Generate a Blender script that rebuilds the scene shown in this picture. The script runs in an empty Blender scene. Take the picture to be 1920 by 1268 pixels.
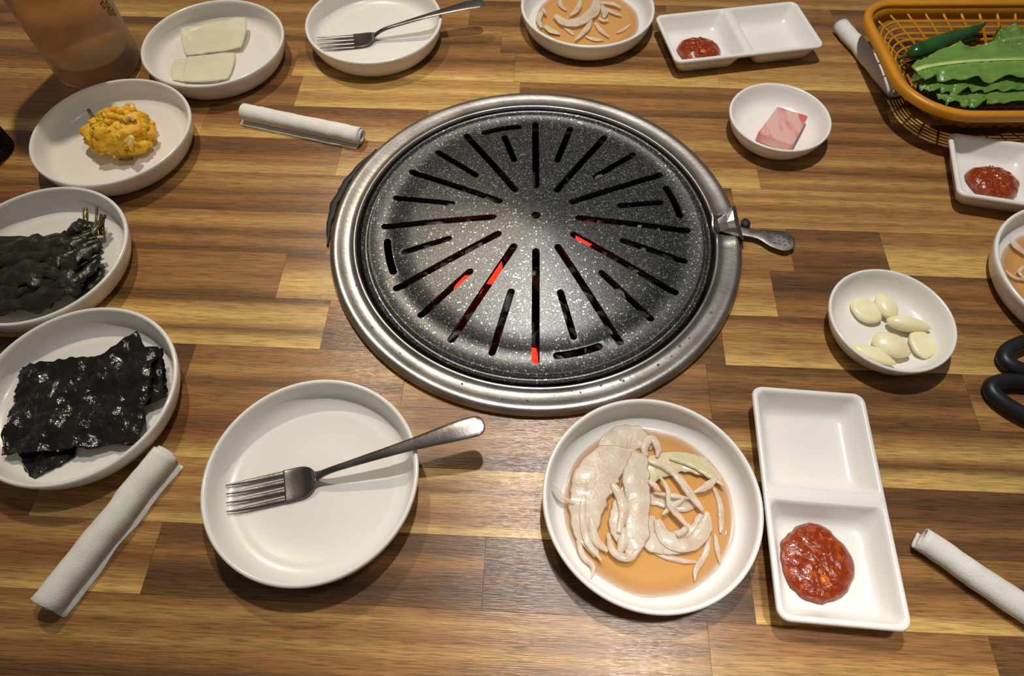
import bpy, bmesh, math, random
import numpy as np
from mathutils import Vector, Matrix, noise, Euler
R = math.radians
random.seed(7)
scene = bpy.context.scene
COL = scene.collection

# ------------------------------------------------------------------ camera
F_PX, PITCH, ROLL, CAM_H = 1243.2, R(58.925), R(-0.187), 0.46725
cam_data = bpy.data.cameras.new('camera')
cam = bpy.data.objects.new('camera', cam_data); COL.objects.link(cam)
cam_data.sensor_fit = 'HORIZONTAL'; cam_data.sensor_width = 36.0
cam_data.lens = 36.0 * F_PX / 1920
cam_data.clip_start = 0.01
FW = Vector((0, math.cos(PITCH), -math.sin(PITCH)))
_ri = Vector((1, 0, 0)); _up = _ri.cross(FW)
RI = math.cos(ROLL) * _ri + math.sin(ROLL) * _up
UP = -math.sin(ROLL) * _ri + math.cos(ROLL) * _up
m = Matrix((RI, UP, -FW)).transposed().to_4x4(); m.translation = Vector((0, 0, CAM_H))
cam.matrix_world = m
scene.camera = cam

# ------------------------------------------------------------------ world, lamps, exposure
vs = scene.view_settings
scene.display_settings.display_device = 'sRGB'
vs.view_transform = 'Standard'; vs.look = 'None'; vs.gamma = 1.0; vs.use_curve_mapping = False
vs.exposure = 0.0
world = bpy.data.worlds.new('room_light'); scene.world = world; world.use_nodes = True
bg = world.node_tree.nodes['Background']
bg.inputs[0].default_value = (1.0, 0.93, 0.85, 1); bg.inputs[1].default_value = 0.125

def lamp(name, loc, aim, power, radius, color, cone=100, blend=.9):
    l = bpy.data.lights.new(name, 'SPOT'); l.shadow_soft_size = radius
    l.energy = power; l.color = color; l.spot_size = R(cone); l.spot_blend = blend
    o = bpy.data.objects.new(name, l); COL.objects.link(o); o.location = loc
    o.rotation_euler = (Vector(aim) - Vector(loc)).to_track_quat('-Z', 'Y').to_euler()
    return o
lamp('ceiling_spot_main', (0.06, 0.56, 1.12), (0.28, 0.36, 0), 39.0, 0.020, (1.0, 0.955, 0.90), 80, 1.0)
lamp('ceiling_spot_left', (-0.37, 1.02, 1.15), (-0.50, 0.46, 0), 32.0, 0.022, (1.0, 0.875, 0.69), 72, 1.0)
lamp('ceiling_spot_near', (0.27, 0.115, 1.15), (0.12, -0.13, 0), 34.0, 0.055, (1.0, 0.95, 0.92), 34, .8)

# ------------------------------------------------------------------ helpers
def T(px, py, z=0.0):
    """table-plane point (at height z) seen at a pixel of the photograph"""
    d = FW + RI * ((px - 960) / F_PX) - UP * ((py - 634) / F_PX)
    s = (z - CAM_H) / d.z
    p = Vector((0, 0, CAM_H)) + d * s
    return Vector((p.x, p.y, z))

def srgb(r, g, b):
    f = lambda c: (c / 255 / 12.92) if c / 255 <= 0.04045 else ((c / 255 + 0.055) / 1.055) ** 2.4
    return (f(r), f(g), f(b), 1.0)

def mat(name, color, rough=0.5, metal=0.0, coat=0.0, trans=0.0, ior=1.45, sss=0.0, emit=None, estr=0.0,
        var=None, vscale=40.0, vstretch=(1, 1, 1), bump=0.0, bscale=200.0, bstretch=(1, 1, 1), attr=None, spec=0.5, vlo=.4, vhi=.6, alpha=1.0):
    mt = bpy.data.materials.new(name); mt.use_nodes = True
    nt = mt.node_tree; N = nt.nodes; L = nt.links
    b = N['Principled BSDF']
    b.inputs['Base Color'].default_value = color
    b.inputs['Roughness'].default_value = rough
    b.inputs['Metallic'].default_value = metal
    b.inputs['Coat Weight'].default_value = coat
    b.inputs['Coat Roughness'].default_value = 0.08
    b.inputs['Transmission Weight'].default_value = trans
    b.inputs['IOR'].default_value = ior
    b.inputs['Alpha'].default_value = alpha
    b.inputs['Specular IOR Level'].default_value = spec
    if sss:
        b.inputs['Subsurface Weight'].default_value = sss
        b.inputs['Subsurface Radius'].default_value = (1, .6, .4)
        b.inputs['Subsurface Scale'].default_value = 0.004
    if emit:
        b.inputs['Emission Color'].default_value = emit; b.inputs['Emission Strength'].default_value = estr
    tc = N.new('ShaderNodeTexCoord')
    def nz(scale, stretch, detail=4):
        mp = N.new('ShaderNodeMapping'); mp.inputs['Scale'].default_value = stretch
        L.new(tc.outputs['Object'], mp.inputs['Vector'])
        n = N.new('ShaderNodeTexNoise'); n.inputs['Scale'].default_value = scale; n.inputs['Detail'].default_value = detail
        L.new(mp.outputs[0], n.inputs['Vector'])
        return n
    if var or attr:
        mix = N.new('ShaderNodeMix'); mix.data_type = 'RGBA'
        A = mix.inputs['A']; B = mix.inputs['B']
        A.default_value = color
        B.default_value = var or color
        if attr:
            at = N.new('ShaderNodeVertexColor'); at.layer_name = attr
            L.new(at.outputs[0], A)
            if not var: mix.inputs['Factor'].default_value = 0
        if var:
            n = nz(vscale, vstretch)
            mr = N.new('ShaderNodeMapRange'); mr.inputs['From Min'].default_value = vlo; mr.inputs['From Max'].default_value = vhi
            L.new(n.outputs['Fac'], mr.inputs[0]); L.new(mr.outputs[0], mix.inputs['Factor'])
        L.new(mix.outputs['Result'], b.inputs['Base Color'])
    if bump:
        n = nz(bscale, bstretch, 3)
        bp = N.new('ShaderNodeBump'); bp.inputs['Strength'].default_value = bump; bp.inputs['Distance'].default_value = 0.001
        L.new(n.outputs['Fac'], bp.inputs['Height']); L.new(bp.outputs[0], b.inputs['Normal'])
    return mt

def root(name, label, cat, loc=(0, 0, 0), rz=0.0, group=None):
    o = bpy.data.objects.new(name, None); COL.objects.link(o)
    o.empty_display_size = 0.02
    o.location = loc; o.rotation_euler = (0, 0, rz)
    tag(o, label, cat, group)
    return o
def tag(o, label=None, cat=None, group=None, kind=None):
    if label: o['label'] = label
    if cat: o['category'] = cat
    if group: o['group'] = group
    if kind: o['kind'] = kind
    return o
def mk(name, verts, faces, material, parent=None, smooth=True, cols=None, loc=None):
    me = bpy.data.meshes.new(name)
    me.from_pydata([tuple(v) for v in verts], [], [tuple(f) for f in faces]); me.update()
    if smooth: me.polygons.foreach_set('use_smooth', [True] * len(me.polygons))
    if cols is not None:
        ca = me.color_attributes.new('Col', 'FLOAT_COLOR', 'POINT')
        flat = []
        for c in cols: flat += [c[0], c[1], c[2], c[3] if len(c) > 3 else 1.0]
        ca.data.foreach_set('color', flat)
    me.materials.append(material)
    o = bpy.data.objects.new(name, me); COL.objects.link(o)
    if parent: o.parent = parent
    if loc is not None: o.location = loc
    return o
def recenter(o):
    """move a top-level mesh's origin to the base centre of its geometry"""
    me = o.data
    co = np.zeros(len(me.vertices) * 3); me.vertices.foreach_get('co', co); co = co.reshape(-1, 3)
    c = Vector(((co[:, 0].min() + co[:, 0].max()) / 2, (co[:, 1].min() + co[:, 1].max()) / 2, co[:, 2].min()))
    me.transform(Matrix.Translation(-c)); o.location = o.location + c
    return o
def lathe(profile, seg=96, close=False):
    V = []; Fc = []
    n = len(profile)
    ring = []
    for (r, z) in profile:
        if r < 1e-6:
            ring.append([len(V)] * seg); V.append((0, 0, z))
        else:
            ring.append(list(range(len(V), len(V) + seg)))
            for i in range(seg):
                a = 2 * math.pi * i / seg; V.append((r * math.cos(a), r * math.sin(a), z))
    pairs = [(i, i + 1) for i in range(n - 1)] + ([(n - 1, 0)] if close else [])
    for a, b in pairs:
        for i in range(seg):
            j = (i + 1) % seg
            q = [ring[a][i], ring[a][j], ring[b][j], ring[b][i]]
            q = list(dict.fromkeys(q))
            if len(q) >= 3: Fc.append(q)
    return V, Fc
def spline(pts, n):
    """Catmull-Rom through points of any dimension"""
    P = [np.array(p, float) for p in pts]
    P = [2 * P[0] - P[1]] + P + [2 * P[-1] - P[-2]]
    out = []
    m_ = len(P) - 3
    for k in range(n):
        t = k / (n - 1) * m_; i = min(int(t), m_ - 1); u = t - i
        a, b, c, d = P[i:i + 4]
        out.append(.5 * ((2 * b) + (c - a) * u + (2 * a - 5 * b + 4 * c - d) * u * u + (3 * b - a - 3 * c + d) * u ** 3))
    return out
def sweep(path, widths, thick, seg=8, arch=0.0, n=20, tw=0.0, rag=0.0, seed=0, up=Vector((0, 0, 1)), cup=0.0):
    """flattened tube along a path; widths are half widths, thick half thickness; arch lifts the middle"""
    pts = spline([tuple(p) + (w, th) for p, w, th in zip(path, widths, thick if hasattr(thick, '__len__') else [thick] * len(path))], n)
    V = []; Fc = []
    for k, p in enumerate(pts):
        c = Vector(p[:3]); w = max(p[3], 1e-5); th = max(p[4], 1e-5)
        a = Vector(pts[max(k - 1, 0)][:3]); b = Vector(pts[min(k + 1, n - 1)][:3])
        t = (b - a).normalized(); s = t.cross(up).normalized(); nn = s.cross(t).normalized()
        if tw: 
            q = Matrix.Rotation(tw * math.sin(k * .55 + seed), 3, t); s = q @ s; nn = q @ nn
        for i in range(seg):
            an = 2 * math.pi * i / seg
            x = math.cos(an); y = math.sin(an)
            r_ = 1 + (rag * noise.noise(Vector((k * .45 + seed * 3.1, x * 1.5, seed))) if rag else 0)
            V.append(c + s * (w * x * r_) + nn * (th * y + arch * (1 - x * x) + cup * x * x))
    for k in range(n - 1):
        for i in range(seg):
            j = (i + 1) % seg
            Fc.append((k * seg + i, k * seg + j, (k + 1) * seg + j, (k + 1) * seg + i))
    Fc.append(tuple(range(seg))[::-1]); Fc.append(tuple((n - 1) * seg + i for i in range(seg)))
    return V, Fc
def join(*parts):
    V = []; Fc = []
    for v, f in parts:
        o = len(V); V += list(v); Fc += [tuple(i + o for i in q) for q in f]
    return V, Fc
def blob(c, rad, sub=2, amp=0.2, freq=1.6, seed=0, rot=None, flat=None):
    bm = bmesh.new(); bmesh.ops.create_icosphere(bm, subdivisions=sub, radius=1.0)
    V = []
    for v in bm.verts:
        d = v.co.copy(); k = 1 + amp * noise.noise(d * freq + Vector((seed * 7.3, seed * 1.7, seed)))
        if flat is not None and d.z * k > flat: d.z = flat / k + (d.z - flat / k) * .08
        q = Vector((d.x * rad[0], d.y * rad[1], d.z * rad[2])) * k
        if rot: q.rotate(rot)
        V.append(Vector(c) + q)
    Fc = [tuple(v.index for v in f.verts) for f in bm.faces]
    bm.free()
    return V, Fc
def copy_tree(o, parent=None):
    c = o.copy(); COL.objects.link(c)
    if parent: c.parent = parent
    for ch in list(o.children): copy_tree(ch, c)
    return c
def rrect(x0, x1, y0, y1, rad, n=6):
    """rounded rectangle, rad = 4 corner radii (++, -+, --, +-), CCW"""
    out = []
    cs = [(x1, y1, 0, rad[0], -1, -1), (x0, y1, 90, rad[1], 1, -1), (x0, y0, 180, rad[2], 1, 1), (x1, y0, 270, rad[3], -1, 1)]
    for cx, cy, a0, r_, sx, sy in cs:
        for i in range(n + 1):
            a = R(a0 + 90 * i / n)
            out.append((cx + sx * r_ + r_ * math.cos(a), cy + sy * r_ + r_ * math.sin(a)))
    return out
def loft(loops, cap0=True, cap1=True):
    V = []; Fc = []; n = len(loops[0])
    for l in loops: V += l
    for k in range(len(loops) - 1):
        for i in range(n):
            j = (i + 1) % n
            Fc.append((k * n + i, k * n + j, (k + 1) * n + j, (k + 1) * n + i))
    if cap0: Fc.append(tuple(range(n))[::-1])
    if cap1: Fc.append(tuple((len(loops) - 1) * n + i for i in range(n)))
    return V, Fc

# ------------------------------------------------------------------ materials
M = {}
M['white'] = mat('white_melamine', srgb(236, 232, 226), rough=0.28, coat=0.25, bump=0.02, bscale=60, sss=0.0)
M['steel'] = mat('brushed_steel', srgb(158, 152, 148), rough=0.30, metal=1.0, bump=0.08, bscale=400, var=srgb(118, 112, 109), vscale=30)
M['ring_steel'] = mat('worn_ring_steel', srgb(186, 181, 176), rough=0.33, metal=1.0, bump=0.10, bscale=260, var=srgb(138, 132, 127), vscale=24, vlo=.35, vhi=.7)
M['lever_steel'] = mat('dull_lever_steel', srgb(188, 182, 178), rough=0.42, metal=1.0, var=srgb(120, 114, 112), vscale=60)
M['black'] = mat('black_plastic', srgb(24, 24, 27), rough=0.42, bump=0.05, bscale=300, var=srgb(30, 30, 33))
M['rubber'] = mat('black_rubber', srgb(34, 32, 32), rough=0.6, var=srgb(22, 22, 22), bump=.2)
M['pit'] = mat('sooty_iron', srgb(30, 28, 27), rough=0.7, metal=0.2, var=srgb(44, 40, 38), bump=0.3)
M['coal'] = mat('ash_dusted_charcoal', srgb(46, 44, 43), rough=0.9, var=srgb(150, 144, 140), vscale=45, vlo=.42, vhi=.58, bump=0.6, bscale=180)
M['ember'] = mat('glowing_ember', srgb(120, 20, 12), rough=0.9, emit=(1.0, 0.05, 0.02, 1), estr=1.2, var=srgb(60, 14, 10), vscale=50)
M['onion'] = mat('wet_onion', srgb(238, 228, 208), rough=0.28, ior=1.38, coat=.4, alpha=.54, var=srgb(228, 202, 178), vscale=75, vstretch=(1, 1, .5), bump=0.3, bscale=420, vlo=.40, vhi=.68)
M['onion_green'] = mat('greenish_onion', srgb(224, 216, 168), rough=0.3, ior=1.38, coat=.3, alpha=.76, var=srgb(232, 208, 180), vscale=60, bump=0.35, bscale=420, vlo=.42, vhi=.7)
M['soy'] = mat('amber_vinegar_sauce', srgb(222, 152, 74), rough=0.05, ior=1.33, attr='Col', bump=.02, bscale=60)
_nt = M['soy'].node_tree; _at = [n for n in _nt.nodes if n.type == 'VERTEX_COLOR'][0]
_nt.links.new(_at.outputs['Alpha'], _nt.nodes['Principled BSDF'].inputs['Alpha'])
M['sauce'] = mat('red_bean_paste', srgb(132, 44, 11), rough=0.22, coat=0.4, var=srgb(172, 84, 28), vscale=230, vlo=.5, vhi=.68, bump=0.8, bscale=330)
M['sauce_bit'] = mat('paste_seed', srgb(214, 128, 44), rough=0.2, coat=.5, sss=.2, var=srgb(200, 100, 36))
M['garlic'] = mat('peeled_garlic', srgb(248, 240, 204), rough=0.3, sss=0.3, coat=.15, var=srgb(244, 232, 184), vscale=80, bump=.1, bscale=120)
M['radish'] = mat('white_radish_slice', srgb(250, 247, 224), rough=0.14, alpha=.74, coat=.5, var=srgb(246, 242, 210), vscale=70, bump=.12)
M['nori'] = mat('roasted_seaweed', srgb(13, 10, 12), rough=0.24, coat=0.0, var=srgb(30, 22, 20), vscale=120, bump=1.0, bscale=110, bstretch=(1, 1, 1), spec=.75)
for _n in M['nori'].node_tree.nodes:
    if _n.type == 'BUMP': _n.inputs['Distance'].default_value = .0030
M['greens'] = mat('dark_cooked_greens', srgb(33, 33, 25), rough=0.32, coat=0.0, var=srgb(58, 55, 42), vscale=90, vstretch=(1, 1, 1), bump=0.8, bscale=260, vlo=.45, vhi=.72)
M['stem'] = mat('olive_stem', srgb(104, 94, 34), rough=0.25, coat=.3, var=srgb(76, 72, 28), vscale=90, sss=.1)
M['pumpkin'] = mat('mashed_pumpkin', srgb(247, 204, 60), rough=0.55, sss=0.05, var=srgb(234, 168, 24), vscale=150, bump=0.8, bscale=380, coat=.0)
M['macaroni'] = mat('pale_macaroni', srgb(240, 214, 140), rough=0.3, sss=0.4, coat=.2, var=srgb(232, 198, 110))
M['cucumber'] = mat('green_bit', srgb(70, 84, 24), rough=0.35, var=srgb(110, 110, 40))
M['basket'] = mat('mustard_plastic', srgb(204, 138, 34), rough=0.32, bump=.03, bscale=80, var=srgb(196, 130, 30), vscale=20)
M['lettuce'] = mat('lettuce_green', srgb(92, 140, 52), rough=0.32, attr='Col', coat=.25, sss=.1, bump=0.7, bscale=170)
M['rib'] = mat('pale_leaf_rib', srgb(196, 214, 130), rough=0.35, sss=.2, var=srgb(176, 200, 108))
M['chili'] = mat('green_chili', srgb(34, 84, 34), rough=0.2, coat=.4, var=srgb(24, 66, 28), vscale=50, bump=.06)
M['floor'] = mat('dark_floor', srgb(70, 62, 56), rough=0.5, var=srgb(58, 50, 46), vscale=4)
M['table_core'] = mat('table_core', srgb(70, 46, 28), rough=0.6, var=srgb(60, 40, 24))
M['ink'] = mat('dark_print', srgb(42, 34, 26), rough=.5, var=srgb(50, 40, 32))
M['bottle'] = mat('frosted_plastic', srgb(250, 246, 240), rough=0.34, trans=0.93, ior=1.10, bump=.25, bscale=500, var=srgb(232, 224, 214), vscale=30)
M['tea'] = mat('barley_tea', srgb(250, 212, 148), rough=0.12, trans=0.95, ior=1.12, var=srgb(248, 206, 142), vscale=20)
M['water'] = mat('water_drop', srgb(250, 250, 250), rough=0.02, trans=1.0, ior=1.33, var=srgb(245, 245, 245))

def napkin_mat():
    mt = mat('white_wet_tissue', srgb(232, 229, 222), rough=0.75, bump=0.35, bscale=900, var=srgb(224, 220, 212), vscale=90, sss=.1)
    return mt
M['tissue'] = napkin_mat()

def radish_block_mat():
    return mat('pink_pickled_radish', srgb(238, 190, 182), rough=0.16, sss=0.4, trans=.1, coat=.5, var=srgb(222, 112, 112), vscale=42, vstretch=(2.2, .55, 1), vlo=.46, vhi=.68, bump=.05)
M['pickle'] = radish_block_mat()

def wood_mat():
    mt = bpy.data.materials.new('stave_wood'); mt.use_nodes = True
    nt = mt.node_tree; N = nt.nodes; L = nt.links; b = N['Principled BSDF']
    at = N.new('ShaderNodeVertexColor'); at.layer_name = 'Col'
    tc = N.new('ShaderNodeTexCoord'); oi = N.new('ShaderNodeObjectInfo')
    off = N.new('ShaderNodeVectorMath'); off.operation = 'MULTIPLY_ADD'
    comb = N.new('ShaderNodeCombineXYZ')
    mul = N.new('ShaderNodeMath'); mul.operation = 'MULTIPLY'; mul.inputs[1].default_value = 9.0
    L.new(oi.outputs['Random'], mul.inputs[0]); L.new(mul.outputs[0], comb.inputs[0]); L.new(mul.outputs[0], comb.inputs[1])
    add = N.new('ShaderNodeVectorMath'); add.operation = 'ADD'
    L.new(tc.outputs['Object'], add.inputs[0]); L.new(comb.outputs[0], add.inputs[1])
    def nz(stretch, detail, dist=0.0, rough=.5):
        mp = N.new('ShaderNodeMapping'); mp.inputs['Scale'].default_value = stretch
        L.new(add.outputs[0], mp.inputs['Vector'])
        n = N.new('ShaderNodeTexNoise'); n.inputs['Scale'].default_value = 1.0; n.inputs['Detail'].default_value = detail
        n.inputs['Distortion'].default_value = dist; n.inputs['Roughness'].default_value = rough
        L.new(mp.outputs[0], n.inputs['Vector']); return n
    def rng(n, a, b_, c, d):
        mr = N.new('ShaderNodeMapRange'); 
        for i, v in zip(('From Min', 'From Max', 'To Min', 'To Max'), (a, b_, c, d)): mr.inputs[i].default_value = v
        L.new(n.outputs['Fac'], mr.inputs[0]); return mr
    n1 = nz((7, 150, 1), 4, .6); r1 = rng(n1, .3, .7, .82, 1.14)
    n2 = nz((55, 1500, 1), 2, 0); r2 = rng(n2, .50, .64, 1.06, .60)
    n3 = nz((22, 620, 1), 3, .8); r3 = rng(n3, .33, .67, .80, 1.18)
    def mm(a, b_):
        x = N.new('ShaderNodeMath'); x.operation = 'MULTIPLY'; L.new(a.outputs[0], x.inputs[0]); L.new(b_.outputs[0], x.inputs[1]); return x
    tot = mm(mm(r1, r2), r3)
    vm = N.new('ShaderNodeVectorMath'); vm.operation = 'SCALE'
    L.new(at.outputs[0], vm.inputs[0]); L.new(tot.outputs[0], vm.inputs['Scale'])
    L.new(vm.outputs[0], b.inputs['Base Color'])
    b.inputs['Roughness'].default_value = 0.26
    b.inputs['Specular IOR Level'].default_value = 0.36
    bp = N.new('ShaderNodeBump'); bp.inputs['Strength'].default_value = 0.28; bp.inputs['Distance'].default_value = 0.0007
    n4 = nz((60, 1500, 1), 2, 0)
    L.new(n4.outputs['Fac'], bp.inputs['Height']); L.new(bp.outputs[0], b.inputs['Normal'])
    return mt
M['wood'] = wood_mat()

def granite_mat():
    mt = bpy.data.materials.new('speckled_nonstick_coating'); mt.use_nodes = True
    nt = mt.node_tree; N = nt.nodes; L = nt.links; b = N['Principled BSDF']
    tc = N.new('ShaderNodeTexCoord')
    def vor(scale, thr0, thr1):
        v = N.new('ShaderNodeTexVoronoi'); v.inputs['Scale'].default_value = scale
        L.new(tc.outputs['Object'], v.inputs['Vector'])
        sep = N.new('ShaderNodeSeparateColor'); L.new(v.outputs['Color'], sep.inputs[0])
        a = N.new('ShaderNodeMapRange'); a.inputs['From Min'].default_value = thr0; a.inputs['From Max'].default_value = thr1
        L.new(sep.outputs[0], a.inputs[0])
        d = N.new('ShaderNodeMapRange'); d.inputs['From Min'].default_value = .5; d.inputs['From Max'].default_value = .3
        L.new(v.outputs['Distance'], d.inputs[0])
        x = N.new('ShaderNodeMath'); x.operation = 'MULTIPLY'; L.new(a.outputs[0], x.inputs[0]); L.new(d.outputs[0], x.inputs[1])
        return x, sep
    f1, s1 = vor(560, .84, .94); f2, s2 = vor(1250, .55, .9)
    mx = N.new('ShaderNodeMath'); mx.operation = 'MAXIMUM'
    h = N.new('ShaderNodeMath'); h.operation = 'MULTIPLY'; h.inputs[1].default_value = .6; L.new(f2.outputs[0], h.inputs[0])
    L.new(f1.outputs[0], mx.inputs[0]); L.new(h.outputs[0], mx.inputs[1])
    mix = N.new('ShaderNodeMix'); mix.data_type = 'RGBA'
    mix.inputs['A'].default_value = srgb(19, 19, 21); mix.inputs['B'].default_value = srgb(196, 198, 192)
    L.new(mx.outputs[0], mix.inputs['Factor']); L.new(mix.outputs['Result'], b.inputs['Base Color'])
    L.new(mx.outputs[0], b.inputs['Metallic'])
    b.inputs['Roughness'].default_value = 0.33; b.inputs['Specular IOR Level'].default_value = .9
    n = N.new('ShaderNodeTexNoise'); n.inputs['Scale'].default_value = 1500; L.new(tc.outputs['Object'], n.inputs['Vector'])
    bp = N.new('ShaderNodeBump'); bp.inputs['Strength'].default_value = 0.3; bp.inputs['Distance'].default_value = 0.0005
    L.new(n.outputs['Fac'], bp.inputs['Height']); L.new(bp.outputs[0], b.inputs['Normal'])
    return mt
M['granite'] = granite_mat()

# ------------------------------------------------------------------ floor
fl = mk('floor', [(-3, -2.5, -.75), (3, -2.5, -.75), (3, 3.5, -.75), (-3, 3.5, -.75)], [(0, 1, 2, 3)], M['floor'], smooth=False)
tag(fl, kind='structure')

# ------------------------------------------------------------------ table of wooden staves
PSI = R(-2.8); CP, SP = math.cos(PSI), math.sin(PSI)
def uv(px, py):
    p = T(px, py); return (p.x * CP + p.y * SP, -p.x * SP + p.y * CP)
GX, GY = 0.0215, 0.3936
GU, GV = GX * CP + GY * SP, -GX * SP + GY * CP
HOLE = 0.166
table = root('dining_table', 'butcher-block wooden table of brown and yellow staves with a round grill opening', 'table', (0, 0, 0), PSI)
WC = {'Y': (203, 165, 98), 'L': (178, 137, 80), 'M': (150, 107, 63), 'D': (112, 79, 48), 'K': (90, 65, 43), 'R': (132, 86, 50)}
WC = {k: np.array(srgb(*v)[:3]) for k, v in WC.items()}
U0, U1 = -0.80, 0.82
def stave(u0, u1, v0, v1, bands, seed):
    g = 0.00010
    u0 += g; u1 -= g; v0 += g; v1 -= g
    near = abs((v0 + v1) / 2 - GV) < HOLE + .03 and u0 < GU + HOLE and u1 > GU - HOLE
    us = list(np.linspace(u0, u1, max(5, int((u1 - u0) / (.006 if near else .05)) + 1)))
    if near:
        for e in (GU - HOLE, GU + HOLE):
            if u0 < e < u1: us += [e]
        us = sorted(us)
    V = []; Fc = []; C = []
    nv = 12
    cb = [WC[c] for c in bands]
    def colr(u, v):
        t = (v - v0) / (v1 - v0)
        t += .05 * noise.noise(Vector((u * 9, seed * 3.3, t * 2))) + .02 * noise.noise(Vector((u * 30, seed, t * 5)))
        t = min(max(t, 0), 1) * len(cb) - .5
        i = int(math.floor(t)); f = t - i; f = f * f * (3 - 2 * f)
        a = cb[min(max(i, 0), len(cb) - 1)]; b = cb[min(max(i + 1, 0), len(cb) - 1)]
        k = 1 + .10 * noise.noise(Vector((u * 4, v * 30, seed)))
        return (a * (1 - f) + b * f) * k
    def ivs(u):
        dx = abs(u - GU)
        if not near or dx >= HOLE: return [(v0, v1)]
        s = math.sqrt(HOLE ** 2 - dx * dx)
        out = []
        if GV - s > v0: out.append((v0, min(v1, GV - s)))
        if GV + s < v1: out.append((max(v0, GV + s), v1))
        return out
    def quadcol(a, b, ia, ib):
        o = len(V)
        for (u, (lo, hi)) in ((a, ia), (b, ib)):
            for k in range(nv + 1):
                v = lo + (hi - lo) * k / nv; V.append((u, v, 0)); C.append(colr(u, v))
        for k in range(nv): Fc.append((o + k, o + nv + 1 + k, o + nv + 2 + k, o + k + 1))
    for a, b in zip(us[:-1], us[1:]):
        if b - a < 1e-7: continue
        A = ivs(a); B = ivs(b)
        if len(A) == 1 and len(B) == 1 : quadcol(a, b, A[0], B[0])
        else:
            for q in A:
                for w in B:
                    if (q[0] < GV) == (w[0] < GV) or True:
                        if (q[0] == w[0]) or (q[1] == w[1]): quadcol(a, b, q, w)
    if not Fc: return None
    # skirt: outer edges go down 4 mm so that each stave has thickness
    bm = bmesh.new()
    cl = bm.verts.layers.float_color.new('Col')
    bv = [bm.verts.new(p) for p in V]
    for x, c in zip(bv, C): x[cl] = (*c, 1)
    for f in Fc:
        try: bm.faces.new([bv[i] for i in f])
        except ValueError: pass
    bmesh.ops.remove_doubles(bm, verts=bm.verts, dist=1e-6)
    be = [e for e in bm.edges if e.is_boundary]
    r_ = bmesh.ops.extrude_edge_only(bm, edges=be)
    for x in r_['geom']:
        if isinstance(x, bmesh.types.BMVert): x.co.z -= .004
    me = bpy.data.meshes.new('stave'); bm.to_mesh(me); bm.free(); me.materials.append(M['wood'])
    o = bpy.data.objects.new('stave', me); COL.objects.link(o); o.parent = table
    return o
ROWS = {
 -2: ["DMD", (283, 1257), "MLM"],
 -1: ["DMMLMMLM", (1330, 1210), "MLLMM", (1862, 1225), "DDD"],
 0: ["YLMRMLM", (286, 1040), "DKDMDD", (908, 1060), "DKDKDD", (1410, 1110), "YMMDMM"],
 1: ["RMRD", (67, 934), "YMLMLML", (560, 930), "YMMLMLY", (1280, 930), "DDMDDKD"],
 2: ["YMRDRM", (470, 800), "DDMMLMMM", (1250, 830), "YYDMYLMD"],
 3: ["KDDK", (365, 655), "MMDMLMMM", (760, 700), "MLMMM", (1100, 730), "MMDMM", (1330, 740), "DMDDMD", (1816, 740), "MLMDM"],
 4: ["YYDLYYLD", (612, 600), "DDRM", (1355, 640), "YLLMLMD"],
 5: ["DMMMMMMM", (527, 520), "LYYLMD", (1000, 540), "YLMLM", (1451, 550), "MMDKKD", (1640, 560), "MDMRMD"],
 6: ["DMMDMLLM", (620, 430), "MLM", (1484, 480), "DDDMDD", (1658, 470), "YYYLMM"],
 7: ["DRMDMLM", (1376, 385), "LMLMMLML"],
 8: ["LLMMRDDR", (634, 305), "YLMM", (1420, 320), "MLMDMLM", (1800, 320), "DMDM"],
 9: ["YMM", (388, 215), "YLMRD", (800, 230), "LMM", (1425, 262), "MMDMMDM", (1760, 262), "DMD"],
 10: ["MML", (240, 180), "MDM", (560, 170), "YLLYLL", (975, 165), "DMMDM", (1661, 205), "YLDM"],
 11: ["MDM", (555, 115), "YLMDM", (965, 125), "YYLMDM", (1346, 145), "YLLLM", (1640, 140), "MDM"],
 12: ["LMDM", (130, 80), "MLD", (420, 80), "MDMLM", (940, 80), "DMLM", (1320, 70), "LMMLM", (1590, 60), "MDM"],
 13: ["DML", (60, 40), "YLM", (500, 40), "MLM", (880, 35), "DMMD", (1250, 30), "MDMM", (1560, 30), "DMD"],
}
rs = random.Random(4)
for k in range(-5, 18):
    v0 = .0705 + .0483 * k; v1 = v0 + .0483
    row = ROWS.get(k)
    if row is None:
        row = []; 
        cur = U0 + rs.uniform(.1, .4)
        row.append(''.join(rs.choice('MMLDYM') for _ in range(5)))
        while cur < U1 - .1:
            row += [cur, ''.join(rs.choice('MMLDYM') for _ in range(5))]; cur += rs.uniform(.25, .45)
    cuts = [U0]; bands = []
    for it in row:
        if isinstance(it, str): bands.append(it)
        else: cuts.append(uv(*it)[0] if isinstance(it, tuple) else it)
    cuts.append(U1)
    for i, b in enumerate(bands):
        a, c = cuts[i], cuts[i + 1]
        if c - a < .004: continue
        if abs((v0 + v1) / 2 - GV) < HOLE and a < GU - .05 and c > GU + .05:
            stave(a, GU, v0, v1, b, k * 7 + i); stave(GU, c, v0, v1, b[::-1] if k in (7,) else b, k * 7 + i + .5)
        else: stave(a, c, v0, v1, b, k * 7 + i)
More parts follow.
